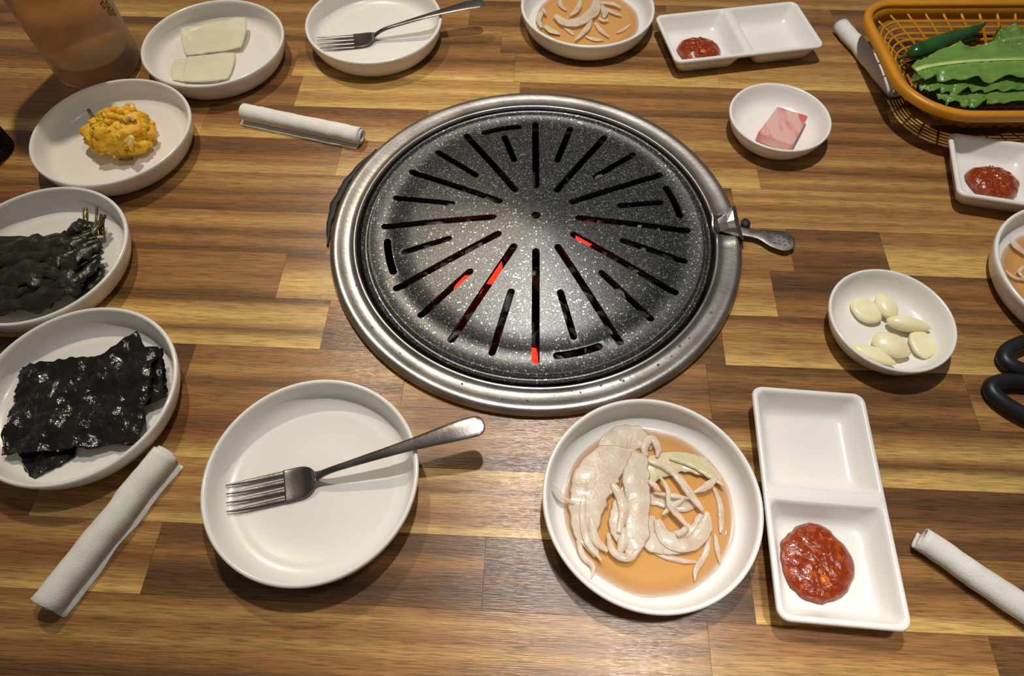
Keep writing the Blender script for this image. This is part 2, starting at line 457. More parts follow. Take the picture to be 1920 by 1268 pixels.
# core slab with the round opening, edging, legs (below the staves)
VB, VT = .0705 + .0483 * -5, .0705 + .0483 * 18
def slab(z0, z1):
    n = 96
    outer = []
    for i in range(n):
        a = 2 * math.pi * i / n; dx, dy = math.cos(a), math.sin(a)
        t = min([((U1 if dx > 0 else U0) - GU) / dx if abs(dx) > 1e-9 else 1e9, ((VT if dy > 0 else VB) - GV) / dy if abs(dy) > 1e-9 else 1e9])
        outer.append((GU + dx * t, GV + dy * t))
    inner = [(GU + HOLE * math.cos(2 * math.pi * i / n), GV + HOLE * math.sin(2 * math.pi * i / n)) for i in range(n)]
    loops = [[(x, y, z0) for x, y in inner], [(x, y, z0) for x, y in outer], [(x, y, z1) for x, y in outer], [(x, y, z1) for x, y in inner], [(x, y, z0) for x, y in inner]]
    return loft(loops, False, False)
V, Fc = slab(-.034, -.0035)
mk('tabletop_core', V, Fc, M['table_core'], table, smooth=False)
for (x0, x1, y0, y1) in ((U0 - .012, U0, VB, VT), (U1, U1 + .012, VB, VT), (U0 - .012, U1 + .012, VB - .012, VB), (U0 - .012, U1 + .012, VT, VT + .012)):
    l = [[(x, y, z) for x, y in rrect(x0, x1, y0, y1, [.002] * 4, 2)] for z in (-.036, -.0005)]
    V, Fc = loft(l); mk('edge_strip', V, Fc, M['table_core'], table, smooth=False)
for (x, y) in ((U0 + .08, VB + .08), (U1 - .08, VB + .08), (U0 + .08, VT - .08), (U1 - .08, VT - .08)):
    l = [[(px, py, z) for px, py in rrect(x - .03, x + .03, y - .03, y + .03, [.006] * 4, 3)] for z in (-.75, -.034)]
    V, Fc = loft(l); mk('leg', V, Fc, M['black'], table, smooth=False)

# ------------------------------------------------------------------ grill
GA = R(88.8)     # direction of the first long slot
def dome(r):
    if r < .128: return .0065 + .0963 * (.128 - r) + .348 * (.128 ** 2 - r * r)
    return .006
prof_top = [(0, dome(.01)), (.01, dome(.01)), (.02, dome(.02)), (.035, dome(.035)), (.05, dome(.05)), (.07, dome(.07)), (.09, dome(.09)), (.11, dome(.11)), (.1275, .0066), (.1285, .0058), (.146, .0058), (.1475, .0066), (.1495, .0068), (.151, .0052), (.152, .0030), (.1532, .0030), (.1545, .0052), (.1562, .0058), (.1572, .0046), (.1572, .0026)]
prof_bot = [(.155, .0008), (.150, .0005), (.147, .0028), (.129, .0030), (.09, dome(.09) - .004), (.05, dome(.05) - .004), (.02, dome(.02) - .004), (0, dome(.01) - .004)]
V, Fc = lathe(prof_top + prof_bot, 180)
grill = root('grill_plate', 'round black speckled grill plate with radial slots in the middle of the table', 'grill plate', (GX, GY, 0))
plate = mk('slotted_disc', V, Fc, M['granite'], grill)
bm = bmesh.new()
def slot(pts, w):
    """prism with round ends following points"""
    n = len(pts); L_ = []; R_ = []
    for k, p in enumerate(pts):
        a = pts[max(k - 1, 0)]; b = pts[min(k + 1, n - 1)]
        t = Vector((b[0] - a[0], b[1] - a[1])).normalized(); s = Vector((-t.y, t.x))
        L_.append(Vector(p) + s * w); R_.append(Vector(p) - s * w)
    def endcap(c, d0, sgn):
        out = []
        for i in range(1, 6):
            a = math.pi * i / 6
            out.append(Vector(c) + Matrix.Rotation(-a, 2) @ (d0 * w))
        return out
    t1 = (Vector(pts[-1]) - Vector(pts[-2])).normalized(); t0 = (Vector(pts[1]) - Vector(pts[0])).normalized()
    poly = L_ + endcap(pts[-1], Vector((-t1.y, t1.x)), 1) + R_[::-1] + endcap(pts[0], -Vector((-t0.y, t0.x)), 1)
    lo = [bm.verts.new((p.x, p.y, -.02)) for p in poly]; hi = [bm.verts.new((p.x, p.y, .05)) for p in poly]
    N_ = len(poly)
    bm.faces.new(lo); bm.faces.new(hi[::-1])
    for i in range(N_):
        j = (i + 1) % N_; bm.faces.new((lo[i], hi[i], hi[j], lo[j]))
pol = lambda r, a: (r * math.cos(a), r * math.sin(a))
for k in range(12):
    a = GA + k * R(30); slot([pol(.038, a), pol(.1365, a)], .0033)
    a2 = a + R(15)
    tang = k % 3 == 0
    slot([pol(.079, a2), pol(.119 if tang else .1345, a2)], .0031)
    if tang: slot([pol(.133, a2 + R(t)) for t in (-7.5, -3.7, 0, 3.7, 7.5)], .0034)
slot([(0.0, 0.0), (0.00001, 0)], .0042)
bmesh.ops.recalc_face_normals(bm, faces=bm.faces)
cme = bpy.data.meshes.new('cut'); bm.to_mesh(cme); bm.free()
cut = bpy.data.objects.new('cut', cme); COL.objects.link(cut); cut.location = (GX, GY, 0)
# fix plate normals
bm = bmesh.new(); bm.from_mesh(plate.data); bmesh.ops.remove_doubles(bm, verts=bm.verts, dist=1e-7); bmesh.ops.recalc_face_normals(bm, faces=bm.faces); bm.to_mesh(plate.data); bm.free()
md = plate.modifiers.new('b', 'BOOLEAN'); md.operation = 'DIFFERENCE'; md.object = cut; md.solver = 'EXACT'
bpy.context.view_layer.update()
dg = bpy.context.evaluated_depsgraph_get()
nm = bpy.data.meshes.new_from_object(plate.evaluated_get(dg)); plate.modifiers.clear(); plate.data = nm
bpy.data.objects.remove(cut)
try: nm.set_sharp_from_angle(angle=R(40))
except Exception: pass

ring = root('grill_ring', 'stainless steel rim ring around the black grill plate', 'grill rim', (GX, GY, 0))
prof = [(.1805, .0003), (.1832, .0006), (.1842, .0028), (.1838, .0052), (.1820, .0074), (.1795, .0084), (.1765, .0080), (.1740, .0070), (.1715, .0064), (.1680, .0060), (.1650, .0062), (.1635, .0074), (.1620, .0080), (.1606, .0074), (.1600, .0050), (.1600, -.018), (.1585, -.020), (.1585, -.0215), (.1612, -.0215), (.1612, .0040), (.1650, .0044), (.1740, .0052), (.1795, .0060)]
V, Fc = lathe(prof, 180, close=True)
# pinched fold in the ring on the right side
V2 = []
for v in V:
    r_ = math.hypot(v[0], v[1]); a = math.degrees(math.atan2(v[1], v[0]))
    d = (a - 0.5) / 3.0
    z = v[2]
    if r_ > .1603 and abs(d) < 2.2 and z > .003:
        k = math.exp(-d * d * 1.2); edge = math.exp(-((abs(d) - 1.35) / .35) ** 2)
        z += -.0035 * k + .0022 * edge
    V2.append((v[0], v[1], z))
mk('rim_band', V2, Fc, M['ring_steel'], ring)
# folded tab in the notch
def quadstrip(rows):
    V = []; Fc = []; n = len(rows[0])
    for r_ in rows: V += r_
    for k in range(len(rows) - 1):
        for i in range(n - 1): Fc.append((k * n + i, k * n + i + 1, (k + 1) * n + i + 1, (k + 1) * n + i))
    return V, Fc
rows = []
for r_, z, s in ((.1615, .0078, .9), (.166, .0072, .7), (.174, .0078, 1.0), (.180, .0095, 1.25), (.1848, .0075, 1.5), (.1862, .003, 1.5)):
    rows.append([Vector((r_ * math.cos(R(a)), r_ * math.sin(R(a)), z + (.0016 if abs(a - .8) > 3 else -.001))) for a in (.8 - 4.4 * s, .8 - 3.4 * s, .8 - 1.2 * s, .8 + 1.2 * s, .8 + 3.4 * s, .8 + 4.4 * s)])
V, Fc = quadstrip(rows)
V = V + [v - Vector((0, 0, .0012)) for v in V]; n0 = len(V) // 2; Fc = Fc + [tuple(i + n0 for i in f[::-1]) for f in Fc]
tab = mk('folded_tab', V, Fc, M['steel'], ring, smooth=False)
# lever
pts = [(.180, .0015), (.188, -.001), (.197, -.0035), (.205, -.0055), (.214, -.0095), (.223, -.0120), (.2300, -.0135)]
wd = [.0054, .0052, .0050, .0078, .0108, .0115, .0060]
zz = [.0055, .0060, .0060, .0056, .0054, .0054, .0054]
V, Fc = sweep([(p[0], p[1] - .004, z) for p, z in zip(pts, zz)], wd, .0008, seg=12, n=28)
lever = mk('lever', V, Fc, M['lever_steel'], ring)
# worn embossed marks on the lever
P = []
for q in range(11):
    x = .2105 + (q % 4) * .0042; y = -.0095 - (q // 4) * .0042 - (q % 4) * .0012
    P.append(sweep([(x, y, .0063), (x + .0026, y - .0002, .0063)], [.0005, .0005], .00025, seg=6, n=3))
V, Fc = join(*P); mk('embossed_marks', V, Fc, M['steel'], lever)
V, Fc = blob((.1915, .0065, .004), (.0045, .0055, .003), 2, .1); mk('lever_pivot', V, Fc, M['rubber'], ring)
# dark gasket edge showing on the left
path = []
for a in range(146, 186, 3):
    r_ = .1862 + .0030 * math.sin(R((a - 146) / 40 * 180)) + .0006 * math.sin(a * 1.3); path.append((r_ * math.cos(R(a)), r_ * math.sin(R(a)), .0022))
V, Fc = sweep(path, [.0004 + .0035 * math.sin(R((i + .5) / len(path) * 180)) for i in range(len(path))], .0014, seg=8, n=60, rag=.25)
mk('rubber_gasket', V, Fc, M['rubber'], ring)
# water drops on the ring
P = []
rd = random.Random(3)
for i in range(34):
    a = R(rd.uniform(198, 330)); r_ = rd.uniform(.164, .177); s = rd.uniform(.0005, .0013)
    P.append(blob((r_ * math.cos(a), r_ * math.sin(a), .0066), (s, s, s * .6), 1, 0))
V, Fc = join(*P); tag(mk('water_drops', V, Fc, M['water'], ring), kind='stuff')

pit = root('charcoal_pit', 'sooty iron fire bowl below the slots of the grill plate', 'fire bowl', (GX, GY, -.070))
V, Fc = lathe([(0, 0), (.12, 0), (.145, .012), (.155, .03), (.156, .0485), (.1585, .0485), (.1580, .028), (.148, .008), (.122, -.004), (0, -.004)], 72)
mk('bowl', V, Fc, M['pit'], pit)
V, Fc = lathe([(.150, .0585), (.1575, .0595), (.1575, .0620), (.149, .0610)], 72, close=True); mk('support_ring', V, Fc, M['pit'], pit)
# charcoal lumps
ember_px = [(935, 492), (905, 548), (1002, 650), (1000, 500), (1050, 556), (1086, 447), (880, 520), (1002, 560)]
protos = []
def lump(sz, seed, mt):
    V, Fc = blob((0, 0, 0), (sz, sz * .72, sz * .6), 2, .5, 1.1, seed); return V, Fc
rc = random.Random(12)
spots = []
tries = 0
while len(spots) < 60 and tries < 6000:
    tries += 1
    a = rc.uniform(0, 2 * math.pi); r_ = .138 * math.sqrt(rc.random()); x, y = r_ * math.cos(a), r_ * math.sin(a)
    if all((x - q[0]) ** 2 + (y - q[1]) ** 2 > .026 ** 2 for q in spots): spots.append((x, y))
emb = []
for p in ember_px:
    t = T(p[0], p[1], -.048); emb.append((t.x - GX, t.y - GY))
pm_ = {}
for kind in ('coal', 'ember'):
    pm_[kind] = []
    for s in range(4):
        V, Fc = lump(.0165, s + (10 if kind == 'ember' else 0), None)
        me = bpy.data.meshes.new('charcoal'); me.from_pydata([tuple(v) for v in V], [], Fc); me.materials.append(M[kind]); pm_[kind].append(me)
for i, (x, y) in enumerate(spots):
    hot = any((x - e[0]) ** 2 + (y - e[1]) ** 2 < .016 ** 2 for e in emb)
    me = pm_['ember' if hot else 'coal'][i % 4]
    o = bpy.data.objects.new('charcoal', me); COL.objects.link(o)
    o.location = (GX + x, GY + y, -.058 + rc.uniform(0, .008)); o.rotation_euler = (rc.uniform(-.3, .3), rc.uniform(-.3, .3), rc.uniform(0, 6))
    if hot: tag(o, 'red-glowing charcoal lump seen through the grill slots', 'charcoal', 'glowing charcoal under the grill plate')
    else: tag(o, 'grey ash-dusted charcoal lump seen through the grill slots', 'charcoal', 'ashy charcoal under the grill plate')

# ------------------------------------------------------------------ round plates and bowls
PLATE = [(0, .0022), (.0555, .0022), (.0565, .0), (.0615, .0), (.0650, .0022), (.0690, .0070), (.0722, .0140), (.0738, .0205), (.0746, .0240), (.0744, .0254), (.0736, .0262), (.0724, .0262), (.0714, .0254), (.0706, .0230), (.0694, .0150), (.0672, .0098), (.0635, .0068), (.0570, .0057), (.0535, .0056), (.0520, .0050), (.03, .0048), (0, .0050)]
BOWL = [(0, .0020), (.030, .0020), (.031, 0), (.0345, 0), (.0385, .0030), (.0435, .0090), (.0472, .0170), (.0487, .0215), (.0490, .0232), (.0484, .0242), (.0472, .0243), (.0463, .0234), (.0452, .0190), (.0425, .0120), (.0380, .0070), (.0320, .0048), (.02, .0042), (0, .0040)]
V, Fc = lathe(PLATE, 128); plate_me = mk('side_plate', V, Fc, M['white'])
V, Fc = lathe(BOWL, 112); bowl_me = mk('small_bowl', V, Fc, M['white'])
first = {'p': True, 'b': True}
def dish(kind, x, y, label, group):
    src = plate_me if kind == 'p' else bowl_me
    o = src if first[kind] else src.copy()
    if not first[kind]: COL.objects.link(o)
    first[kind] = False
    o.location = (x, y, 0)
    for k_ in ('label', 'category', 'group'):
        if k_ in o: del o[k_]
    tag(o, label, 'plate' if kind == 'p' else 'bowl', group)
    return o
GP = 'round white side plates'
CA = (-.1396, .1560); CB = (.0948, .1392); CC = (-.3846, .5020); CF = (-.3178, .6373); CG = (-.1503, .6736); CH = (.0856, .6994)
CE = (-.4024, .3529); CD = (-.3258, .2218); CGAR = (.3022, .2844); CRAD = (.2629, .5198)
pI = [T(1863, 472, .026), T(1920, 568, .026), T(1920, 392, .026)]
# plate on the right edge: centre from its visible rim
mx, my = (pI[1].x + pI[2].x) / 2, (pI[1].y + pI[2].y) / 2
dx, dy = pI[2].x - pI[1].x, pI[2].y - pI[1].y; hl = math.hypot(dx, dy) / 2
nx, ny = dy / (2 * hl), -dx / (2 * hl)
hh = math.sqrt(max(.0746 ** 2 - hl ** 2, 0))
CI = (mx + abs(nx) * hh, my + ny * hh * (1 if nx > 0 else -1))
print('CI', CI)
dish('p', *CA, 'empty white plate with a fork in it, nearest the camera', GP)
dish('p', *CB, 'white plate of onion slices in front of the grill', GP)
dish('p', *CC, 'white plate holding the yellow pumpkin salad', GP)
dish('p', *CF, 'white plate holding pale radish slices beside the bottle', GP)
dish('p', *CG, 'white plate with a fork behind the grill, far side of the table', GP)
dish('p', *CH, 'white plate of onion slices behind the grill, at the top edge', GP)
dish('p', *CE, 'white plate holding dark green cooked leaves at the left edge', GP)
dish('p', *CD, 'white plate under the black seaweed sheets', GP)
dish('p', *CI, 'white plate of onion cut off by the right edge, above the scissors', GP)
dish('b', *CGAR, 'small white bowl holding garlic cloves', 'small white bowls')
dish('b', *CRAD, 'small white bowl holding the pink pickled radish', 'small white bowls')

# ------------------------------------------------------------------ two-part sauce trays
def tray_half(sign):
    """half of a tray: x from 0 (middle) to .0825; mirrored for sign -1"""
    HX, HY = .0825, .0415
    spec = [ # z, inset outside, inset at the middle, radius outside, radius middle
        (0.0006, .0135, .0150, .006, .006), (0.0, .0120, .0135, .007, .007), (.0020, .0095, .0110, .008, .008), (.0110, .0058, .0085, .008, .007), (.0172, .0034, .0065, .0078, .005),
        (.0184, .0004, .00001, .0078, .0002), (.0200, .0, .0, .0080, .0002), (.0216, .0006, .0, .0078, .0002), (.0220, .0014, .0, .0074, .0002),
        (.0220, .0030, .0038, .0064, .0038), (.0214, .0040, .0048, .0060, .0044), (.0190, .0050, .0060, .0062, .005), (.0085, .0092, .0100, .008, .008), (.0052, .0118, .0124, .008, .008), (.0040, .0152, .0156, .008, .008), (.0036, .0200, .0200, .006, .006)]
    loops = []
    for z, io, im, ro, rm in spec:
        l = rrect(im, HX - io, -HY + io, HY - io, [ro, rm, rm, ro], 7)
        l = [(x * sign, y, z) for x, y in l]
        if sign < 0: l = l[::-1]
        loops.append(l)
    return loft(loops)
def tray(x, y, rz, label):
    r_ = root('sauce_tray', label, 'sauce dish', (x, y, 0), rz, 'two-part white sauce trays')
    for s in (1, -1):
        V, Fc = tray_half(s); q = mk('compartment', V, Fc, M['white'], r_); q.data.set_sharp_from_angle(angle=R(58))
    return r_
t1 = tray(.2140, .1405, math.atan2(-.1636, -.0145), 'two-part white sauce tray beside the near onion plate')
t2 = tray(.2473, .6586, R(9.3), 'two-part white sauce tray at the top, right of the far onion plate')
t3 = tray(.4925, .4405, R(-12.8), 'two-part white sauce tray cut off by the right edge')

def paste(px, py, z, rx, ry, rz, h, label, seed):
    c = T(px, py, z)
    n = 44; V = []; Fc = []; rings = 13
    rnd = random.Random(seed)
    for k in range(rings + 1):
        t = k / rings
        for i in range(n):
            a = 2 * math.pi * i / n
            e = 1 + .13 * noise.noise(Vector((math.cos(a) * 1.4, math.sin(a) * 1.4, seed * 3.7)))+ .05 * noise.noise(Vector((math.cos(a) * 5, math.sin(a) * 5, seed)))
            x = rx * t * e * math.cos(a); y = ry * t * e * math.sin(a)
            zz_ = h * (1 - t ** 4) ** .6 * (1 + .35 * noise.noise(Vector((x * 170, y * 170, seed))))
            zz_ += .0008 * noise.noise(Vector((x * 520, y * 520, seed + 3))) * (1 - t ** 6)
            q = Vector((x, y, 0)); q.rotate(Euler((0, 0, rz))); V.append((q.x, q.y, zz_))
    for k in range(rings):
        for i in range(n):
            j = (i + 1) % n; Fc.append((k * n + i, (k + 1) * n + i, (k + 1) * n + j, k * n + j))
    Fc.append(tuple(rings * n + i for i in range(n))[::-1])
    r_ = root('bean_paste', label, 'sauce', c, 0, 'dabs of red paste')
    mk('paste', V, Fc, M['sauce'], r_)
    P = []
    for q in range(14):
        a = rnd.uniform(0, 6.28); t = rnd.uniform(.1, .85); s = rnd.uniform(.0006, .0014)
        P.append(blob((rx * t * math.cos(a), ry * t * math.sin(a), h * .95 * (1 - t ** 4) ** .6), (s, s * .8, s * .6), 1, .3, 1.5, q))
    P.append(blob((rx * .05, -ry * .45, h * .95), (.0034, .0034, .0014), 2, .2, 1.5, 3))
    V, Fc = join(*P); tag(mk('seeds', V, Fc, M['sauce_bit'], r_), kind='stuff')
    return r_
paste(1529, 1056, .0044, .0250, .0265, R(12), .0052, 'red bean paste in the near two-part tray', 1)
paste(1310, 97, .0048, .0235, .0225, R(10), .0085, 'red bean paste in the far tray at the top edge', 2)
paste(1859, 345, .0045, .0240, .0215, R(-12), .0090, 'red bean paste in the tray at the right edge', 3)

# ------------------------------------------------------------------ forks
def make_fork(label):
    r_ = root('fork', label, 'fork', (0, 0, 0), 0, 'stainless forks')
    # local x from the tine tips (0) to the handle end (.187)
    V, Fc = sweep([(.060, 0, .0086), (.066, 0, .0128), (.075, 0, .0170), (.090, 0, .0205), (.115, 0, .0255), (.140, 0, .0300), (.165, 0, .0340), (.180, 0, .0352), (.1845, 0, .0352), (.1866, 0, .0351), (.1874, 0, .0350)],
                  [.0060, .0034, .0026, .0029, .0038, .0052, .0074, .0079, .0066, .0042, .0008], [.0011, .0014, .0016, .0013, .0011, .0010, .0009, .0009, .0008, .0007, .0004], seg=14, n=90)
    mk('handle', V, Fc, M['steel'], r_)
    V, Fc = sweep([(.0395, 0, .0064), (.046, 0, .0060), (.054, 0, .0066), (.060, 0, .0086), (.0635, 0, .0112)], [.0121, .0122, .0116, .0084, .0040], [.0009, .0010, .0010, .0011, .0012], seg=16, n=26, cup=.0012)
    mk('head', V, Fc, M['steel'], r_)
    for q in (-1.5, -.5, .5, 1.5):
        y = q * .0066
        V, Fc = sweep([(0, y * .98, .0098), (.008, y, .0086), (.022, y, .0072), (.034, y, .0066), (.042, y, .0062)], [.0005, .0012, .0019, .0022, .0023], [.0005, .0007, .0008, .0009, .0009], seg=10, n=22)
        mk('tine', V, Fc, M['steel'], r_)
    return r_
f1 = make_fork('stainless fork lying in the near empty plate')
a = T(424, 935, .0098); b = T(903, 797, .035)
f1.location = (a.x, a.y, .0); f1.rotation_euler = (0, 0, math.atan2(b.y - a.y, b.x - a.x)); print('fork len', (b - a).length)
f2 = copy_tree(f1)
a = T(595, 80, .0098); b = T(950, 1, .035); print('fork2 len', (b - a).length)
f2.location = (a.x, a.y, 0); f2.rotation_euler = (0, 0, math.atan2(b.y - a.y, b.x - a.x)); tag(f2, 'stainless fork lying in the plate behind the grill')

# ------------------------------------------------------------------ onion salads
def pool(cx, cy, rad, z, label):
    n = 80; rm = rad
    tops = [(rm * t, z) for t in (.995, .98, .95, .9, .8, .6, .3)] + [(0, z)]
    prof = [(0, .0054), (rm * .5, .0054), (rm * .9, min(.0060, z - .0008)), (rm, z - .0002)] + tops
    V, Fc = lathe(prof, n)
    C = []
    for x, y, z_ in V:
        t = math.hypot(x, y) / rm
        C.append((*srgb(214, 160, 94)[:3], .90 * (1 - max(0, (t - .78) / .22) ** 1.6 * .85)))
    V = [(x * (1 + .03 * noise.noise(Vector((x * 40, y * 40, 3)))), y * (1 + .03 * noise.noise(Vector((x * 40, y * 40, 8)))), z_) for x, y, z_ in V]
    o = mk('dressing_pool', V, Fc, M['soy'], cols=C, loc=(cx, cy, 0))
    return tag(o, label, 'dressing', 'amber dressing in the onion plates')
pool(CB[0] + .0005, CB[1] - .001, .0600, .0078, 'amber dressing pooled in the near onion plate')
pool(CH[0] + .001, CH[1], .0590, .0078, 'amber dressing pooled in the far onion plate')
pool(CI[0], CI[1], .0600, .0078, 'amber dressing pooled in the onion plate at the right edge')
def onion(px_path, half_px, scale, z=.0095, label=None, group=None, arch=.0005, th=.00045, dz=None, seed=0):
    pts = []
    for i, (x, y) in enumerate(px_path):
        zz_ = z + (dz[i] if dz else 0); p = T(x, y, zz_); pts.append((p.x, p.y, zz_))
    w = [h * scale for h in half_px]; w[-1] *= .55; w[0] *= .7
    V, Fc = sweep(pts, w, [th] * len(pts), seg=12, n=max(18, 9 * len(pts)), arch=arch, rag=.16, seed=seed)
    V = [Vector(v) + Vector((0, 0, .0008 * noise.noise(Vector(v) * 90))) for v in V]
    o = recenter(mk('onion_slice', V, Fc, M['onion_green' if 'green' in (label or '') else 'onion']))
    return tag(o, label, 'onion', group)
SB = .00036
gB = 'onion slices in the near plate'
B = [
 ([(1195, 852), (1135, 872), (1105, 925), (1098, 985), (1118, 1045)], [16, 42, 40, 28, 9], .0095, 'broad curved onion slice on the left of the near onion plate', [.001, .002, .002, .001, 0]),
 ([(1200, 850), (1192, 900), (1198, 950), (1192, 1010), (1178, 1042)], [22, 27, 22, 22, 12], .0115, 'long pale onion slice down the middle of the near onion plate', [.001, .002, .001, .001, 0]),
 ([(1215, 968), (1222, 1005), (1262, 1018), (1305, 1000), (1318, 965)], [20, 27, 22, 20, 16], .0100, 'wide U-shaped onion slice low in the near onion plate', None),
 ([(1205, 920), (1225, 880), (1275, 866), (1320, 878), (1352, 902)], [12, 26, 22, 18, 8], .0105, 'arched onion slice with pale green end at the top of the near onion plate', None),
 ([(1122, 846), (1150, 828), (1190, 822), (1225, 838)], [8, 26, 28, 16], .0085, 'translucent onion slice at the far side of the near onion plate', None),
 ([(1212, 856), (1208, 838), (1222, 822), (1234, 842), (1232, 858)], [7, 8, 8, 7, 5], .0125, 'small curled onion piece at the far side of the near onion plate', None),
 ([(1036, 905), (1052, 930), (1076, 945)], [3, 6, 5], .0118, 'thin onion sliver against the left wall of the near onion plate', [.008, .003, 0]),
 ([(1216, 864), (1260, 884), (1290, 920), (1318, 958)], [5, 7, 9, 8], .0135, 'slanting onion strip across the upper right of the near onion plate', None),
 ([(1235, 890), (1252, 918), (1255, 948), (1275, 970), (1292, 990)], [3, 5, 5, 6, 5], .0150, 'narrow twisting onion strip in the middle of the near onion plate', None),
 ([(1345, 895), (1325, 912), (1300, 924)], [6, 8, 4], .0130, 'short white onion strip at the right of the near onion plate', None),
 ([(1242, 965), (1260, 950), (1282, 936)], [4, 6, 5], .0130, 'short diagonal onion strip at the centre of the near onion plate', None),
 ([(1108, 970), (1116, 1010), (1140, 1034)], [6, 9, 8], .0120, 'hooked onion strip at the lower left of the near onion plate', None),
 ([(1172, 990), (1168, 1020), (1158, 1042)], [8, 10, 6], .0125, 'stubby white onion strip at the lower middle of the near onion plate', None),
 ([(1082, 1002), (1092, 1040), (1112, 1062), (1108, 1085)], [5, 6, 5, 2], .0095, 'thin onion strip at the lower left edge of the near onion plate', None),
 ([(1336, 912), (1350, 945), (1352, 985), (1350, 1000)], [4, 6, 5, 3], .0088, 'thin submerged onion strip at the right of the near onion plate', None),
 ([(1330, 1005), (1322, 1040), (1305, 1068), (1302, 1090)], [5, 6, 5, 2], .0092, 'dangling onion strip at the lower right of the near onion plate', None),
 ([(1340, 1002), (1345, 1030), (1350, 1056)], [4, 5, 3], .0088, 'short onion sliver at the right side of the near onion plate', None),
 ([(1202, 1018), (1240, 1040), (1280, 1052), (1318, 1055)], [4, 6, 5, 2], .0088, 'long thin onion edge under the U-shaped slice of the near plate', None),
 ([(1210, 935), (1245, 938), (1280, 948), (1310, 945)], [14, 16, 14, 8], .0088, 'sunken onion slice beneath the strips of the near onion plate', None),
 ([(1216, 902), (1228, 912), (1238, 922)], [5, 6, 3], .0150, 'tiny white onion chip in the middle of the near onion plate', None),
 ([(1210, 870), (1180, 930), (1165, 985), (1175, 1030)], [10, 22, 24, 14], .0105, 'see-through onion layer between the two big slices of the near plate', None),
 ([(1232, 975), (1250, 1010), (1292, 1022), (1322, 990), (1325, 960)], [10, 16, 14, 14, 8], .0110, 'second layer of the U-shaped onion slice in the near plate', None),
 ([(1255, 860), (1300, 872), (1335, 893), (1356, 912)], [5, 8, 8, 5], .0122, 'thin arched onion rim over the green-ended slice of the near plate', None),
 ([(1100, 905), (1092, 960), (1102, 1015), (1128, 1052)], [4, 7, 7, 4], .0120, 'raised outer edge of onion at the far left of the near plate', None),
 ([(1148, 905), (1170, 950), (1160, 1000)], [8, 12, 8], .0126, 'soft onion flap over the broad left slice of the near plate', None),
 ([(1140, 1000), (1150, 1035), (1180, 1046), (1200, 1030)], [5, 7, 7, 4], .0135, 'curled white onion rim low on the left of the near plate', None),
 ([(1225, 925), (1262, 930), (1300, 936)], [3, 5, 3], .0128, 'straight pale onion sliver across the middle of the near plate', None),
 ([(1310, 858), (1322, 868), (1326, 884)], [7, 9, 6], .0100, 'small onion corner at the upper right of the near plate', None),
 ([(1270, 1005), (1282, 995), (1292, 982)], [5, 6, 4], .0140, 'tiny onion chip on the U-shaped slice of the near plate', None),
]
for i, (pp, hw, z, lab, dz) in enumerate(B): onion(pp, hw, SB, z, lab, gB, seed=i, dz=dz)
SH = .00058
gH = 'onion slices in the far plate'
Hs = [
 ([(1040, 28), (1062, 42), (1090, 38), (1115, 18), (1118, -6)], [8, 12, 12, 12, 8], .0125, 'thick curved pale onion slice in the far onion plate'),
 ([(1020, 18), (1010, 34), (1016, 52)], [5, 6, 5], .0105, 'short onion strip at the left of the far onion plate'),
 ([(1022, 48), (1035, 58), (1050, 64)], [7, 8, 4], .0105, 'greenish onion wedge at the lower left of the far onion plate'),
 ([(1018, 16), (1024, 26)], [4, 5], .0130, 'small white onion chip at the left of the far onion plate'),
 ([(1090, -4), (1082, 18), (1068, 30)], [5, 6, 4], .0120, 'onion strip crossing the far side of the far onion plate'),
 ([(1120, 4), (1145, 6), (1165, 14)], [5, 6, 4], .0120, 'flat onion strip at the upper right of the far onion plate'),
 ([(1132, 14), (1150, 24), (1166, 30)], [4, 5, 3], .0105, 'thin onion strip at the right of the far onion plate'),
 ([(1108, 38), (1100, 54), (1088, 66), (1078, 76)], [5, 6, 5, 3], .0115, 'diagonal onion strip at the front of the far onion plate'),
 ([(1116, 44), (1128, 58), (1142, 70)], [4, 5, 3], .0100, 'onion strip running to the front rim of the far onion plate'),
 ([(1098, 68), (1115, 74), (1132, 75)], [4, 5, 3], .0098, 'short onion strip at the front rim of the far onion plate'),
 ([(1182, 46), (1168, 56), (1156, 62)], [2, 4, 3], .0095, 'thin onion sliver at the right front of the far onion plate'),
 ([(1122, 34), (1132, 38), (1142, 37)], [3, 4, 3], .0115, 'small onion chip in the middle of the far onion plate'),
 ([(1048, -4), (1052, 10), (1062, 20)], [4, 5, 4], .0100, 'sunken onion strip at the far left of the far onion plate'),
 ([(1128, 10), (1134, 22), (1132, 34)], [6, 7, 5], .0110, 'broad onion piece right of centre in the far onion plate'),
 ([(1058, 52), (1070, 60), (1076, 66)], [4, 5, 3], .0090, 'sunken onion chip at the front of the far onion plate'),
]
for i, (pp, hw, z, lab) in enumerate(Hs): onion(pp, hw, SH, z, lab, gH, seed=40 + i)
SI = .0004
gI = 'onion slices in the right plate'
for i, (pp, hw, z, lab) in enumerate([
 ([(1896, 448), (1906, 462), (1922, 476)], [7, 9, 9], .0120, 'thick white onion strip in the plate at the right edge'),
 ([(1885, 508), (1902, 520), (1925, 526)], [3, 4, 5], .0110, 'thin onion strip low in the plate at the right edge'),
 ([(1918, 500), (1912, 510), (1920, 522)], [4, 5, 4], .0120, 'curled onion bit in the plate at the right edge'),
 ([(1930, 470), (1950, 500), (1960, 540)], [7, 9, 7], .0110, 'onion strip past the right edge in the right plate')]):
    onion(pp, hw, SI, z, lab, gI, seed=70 + i)

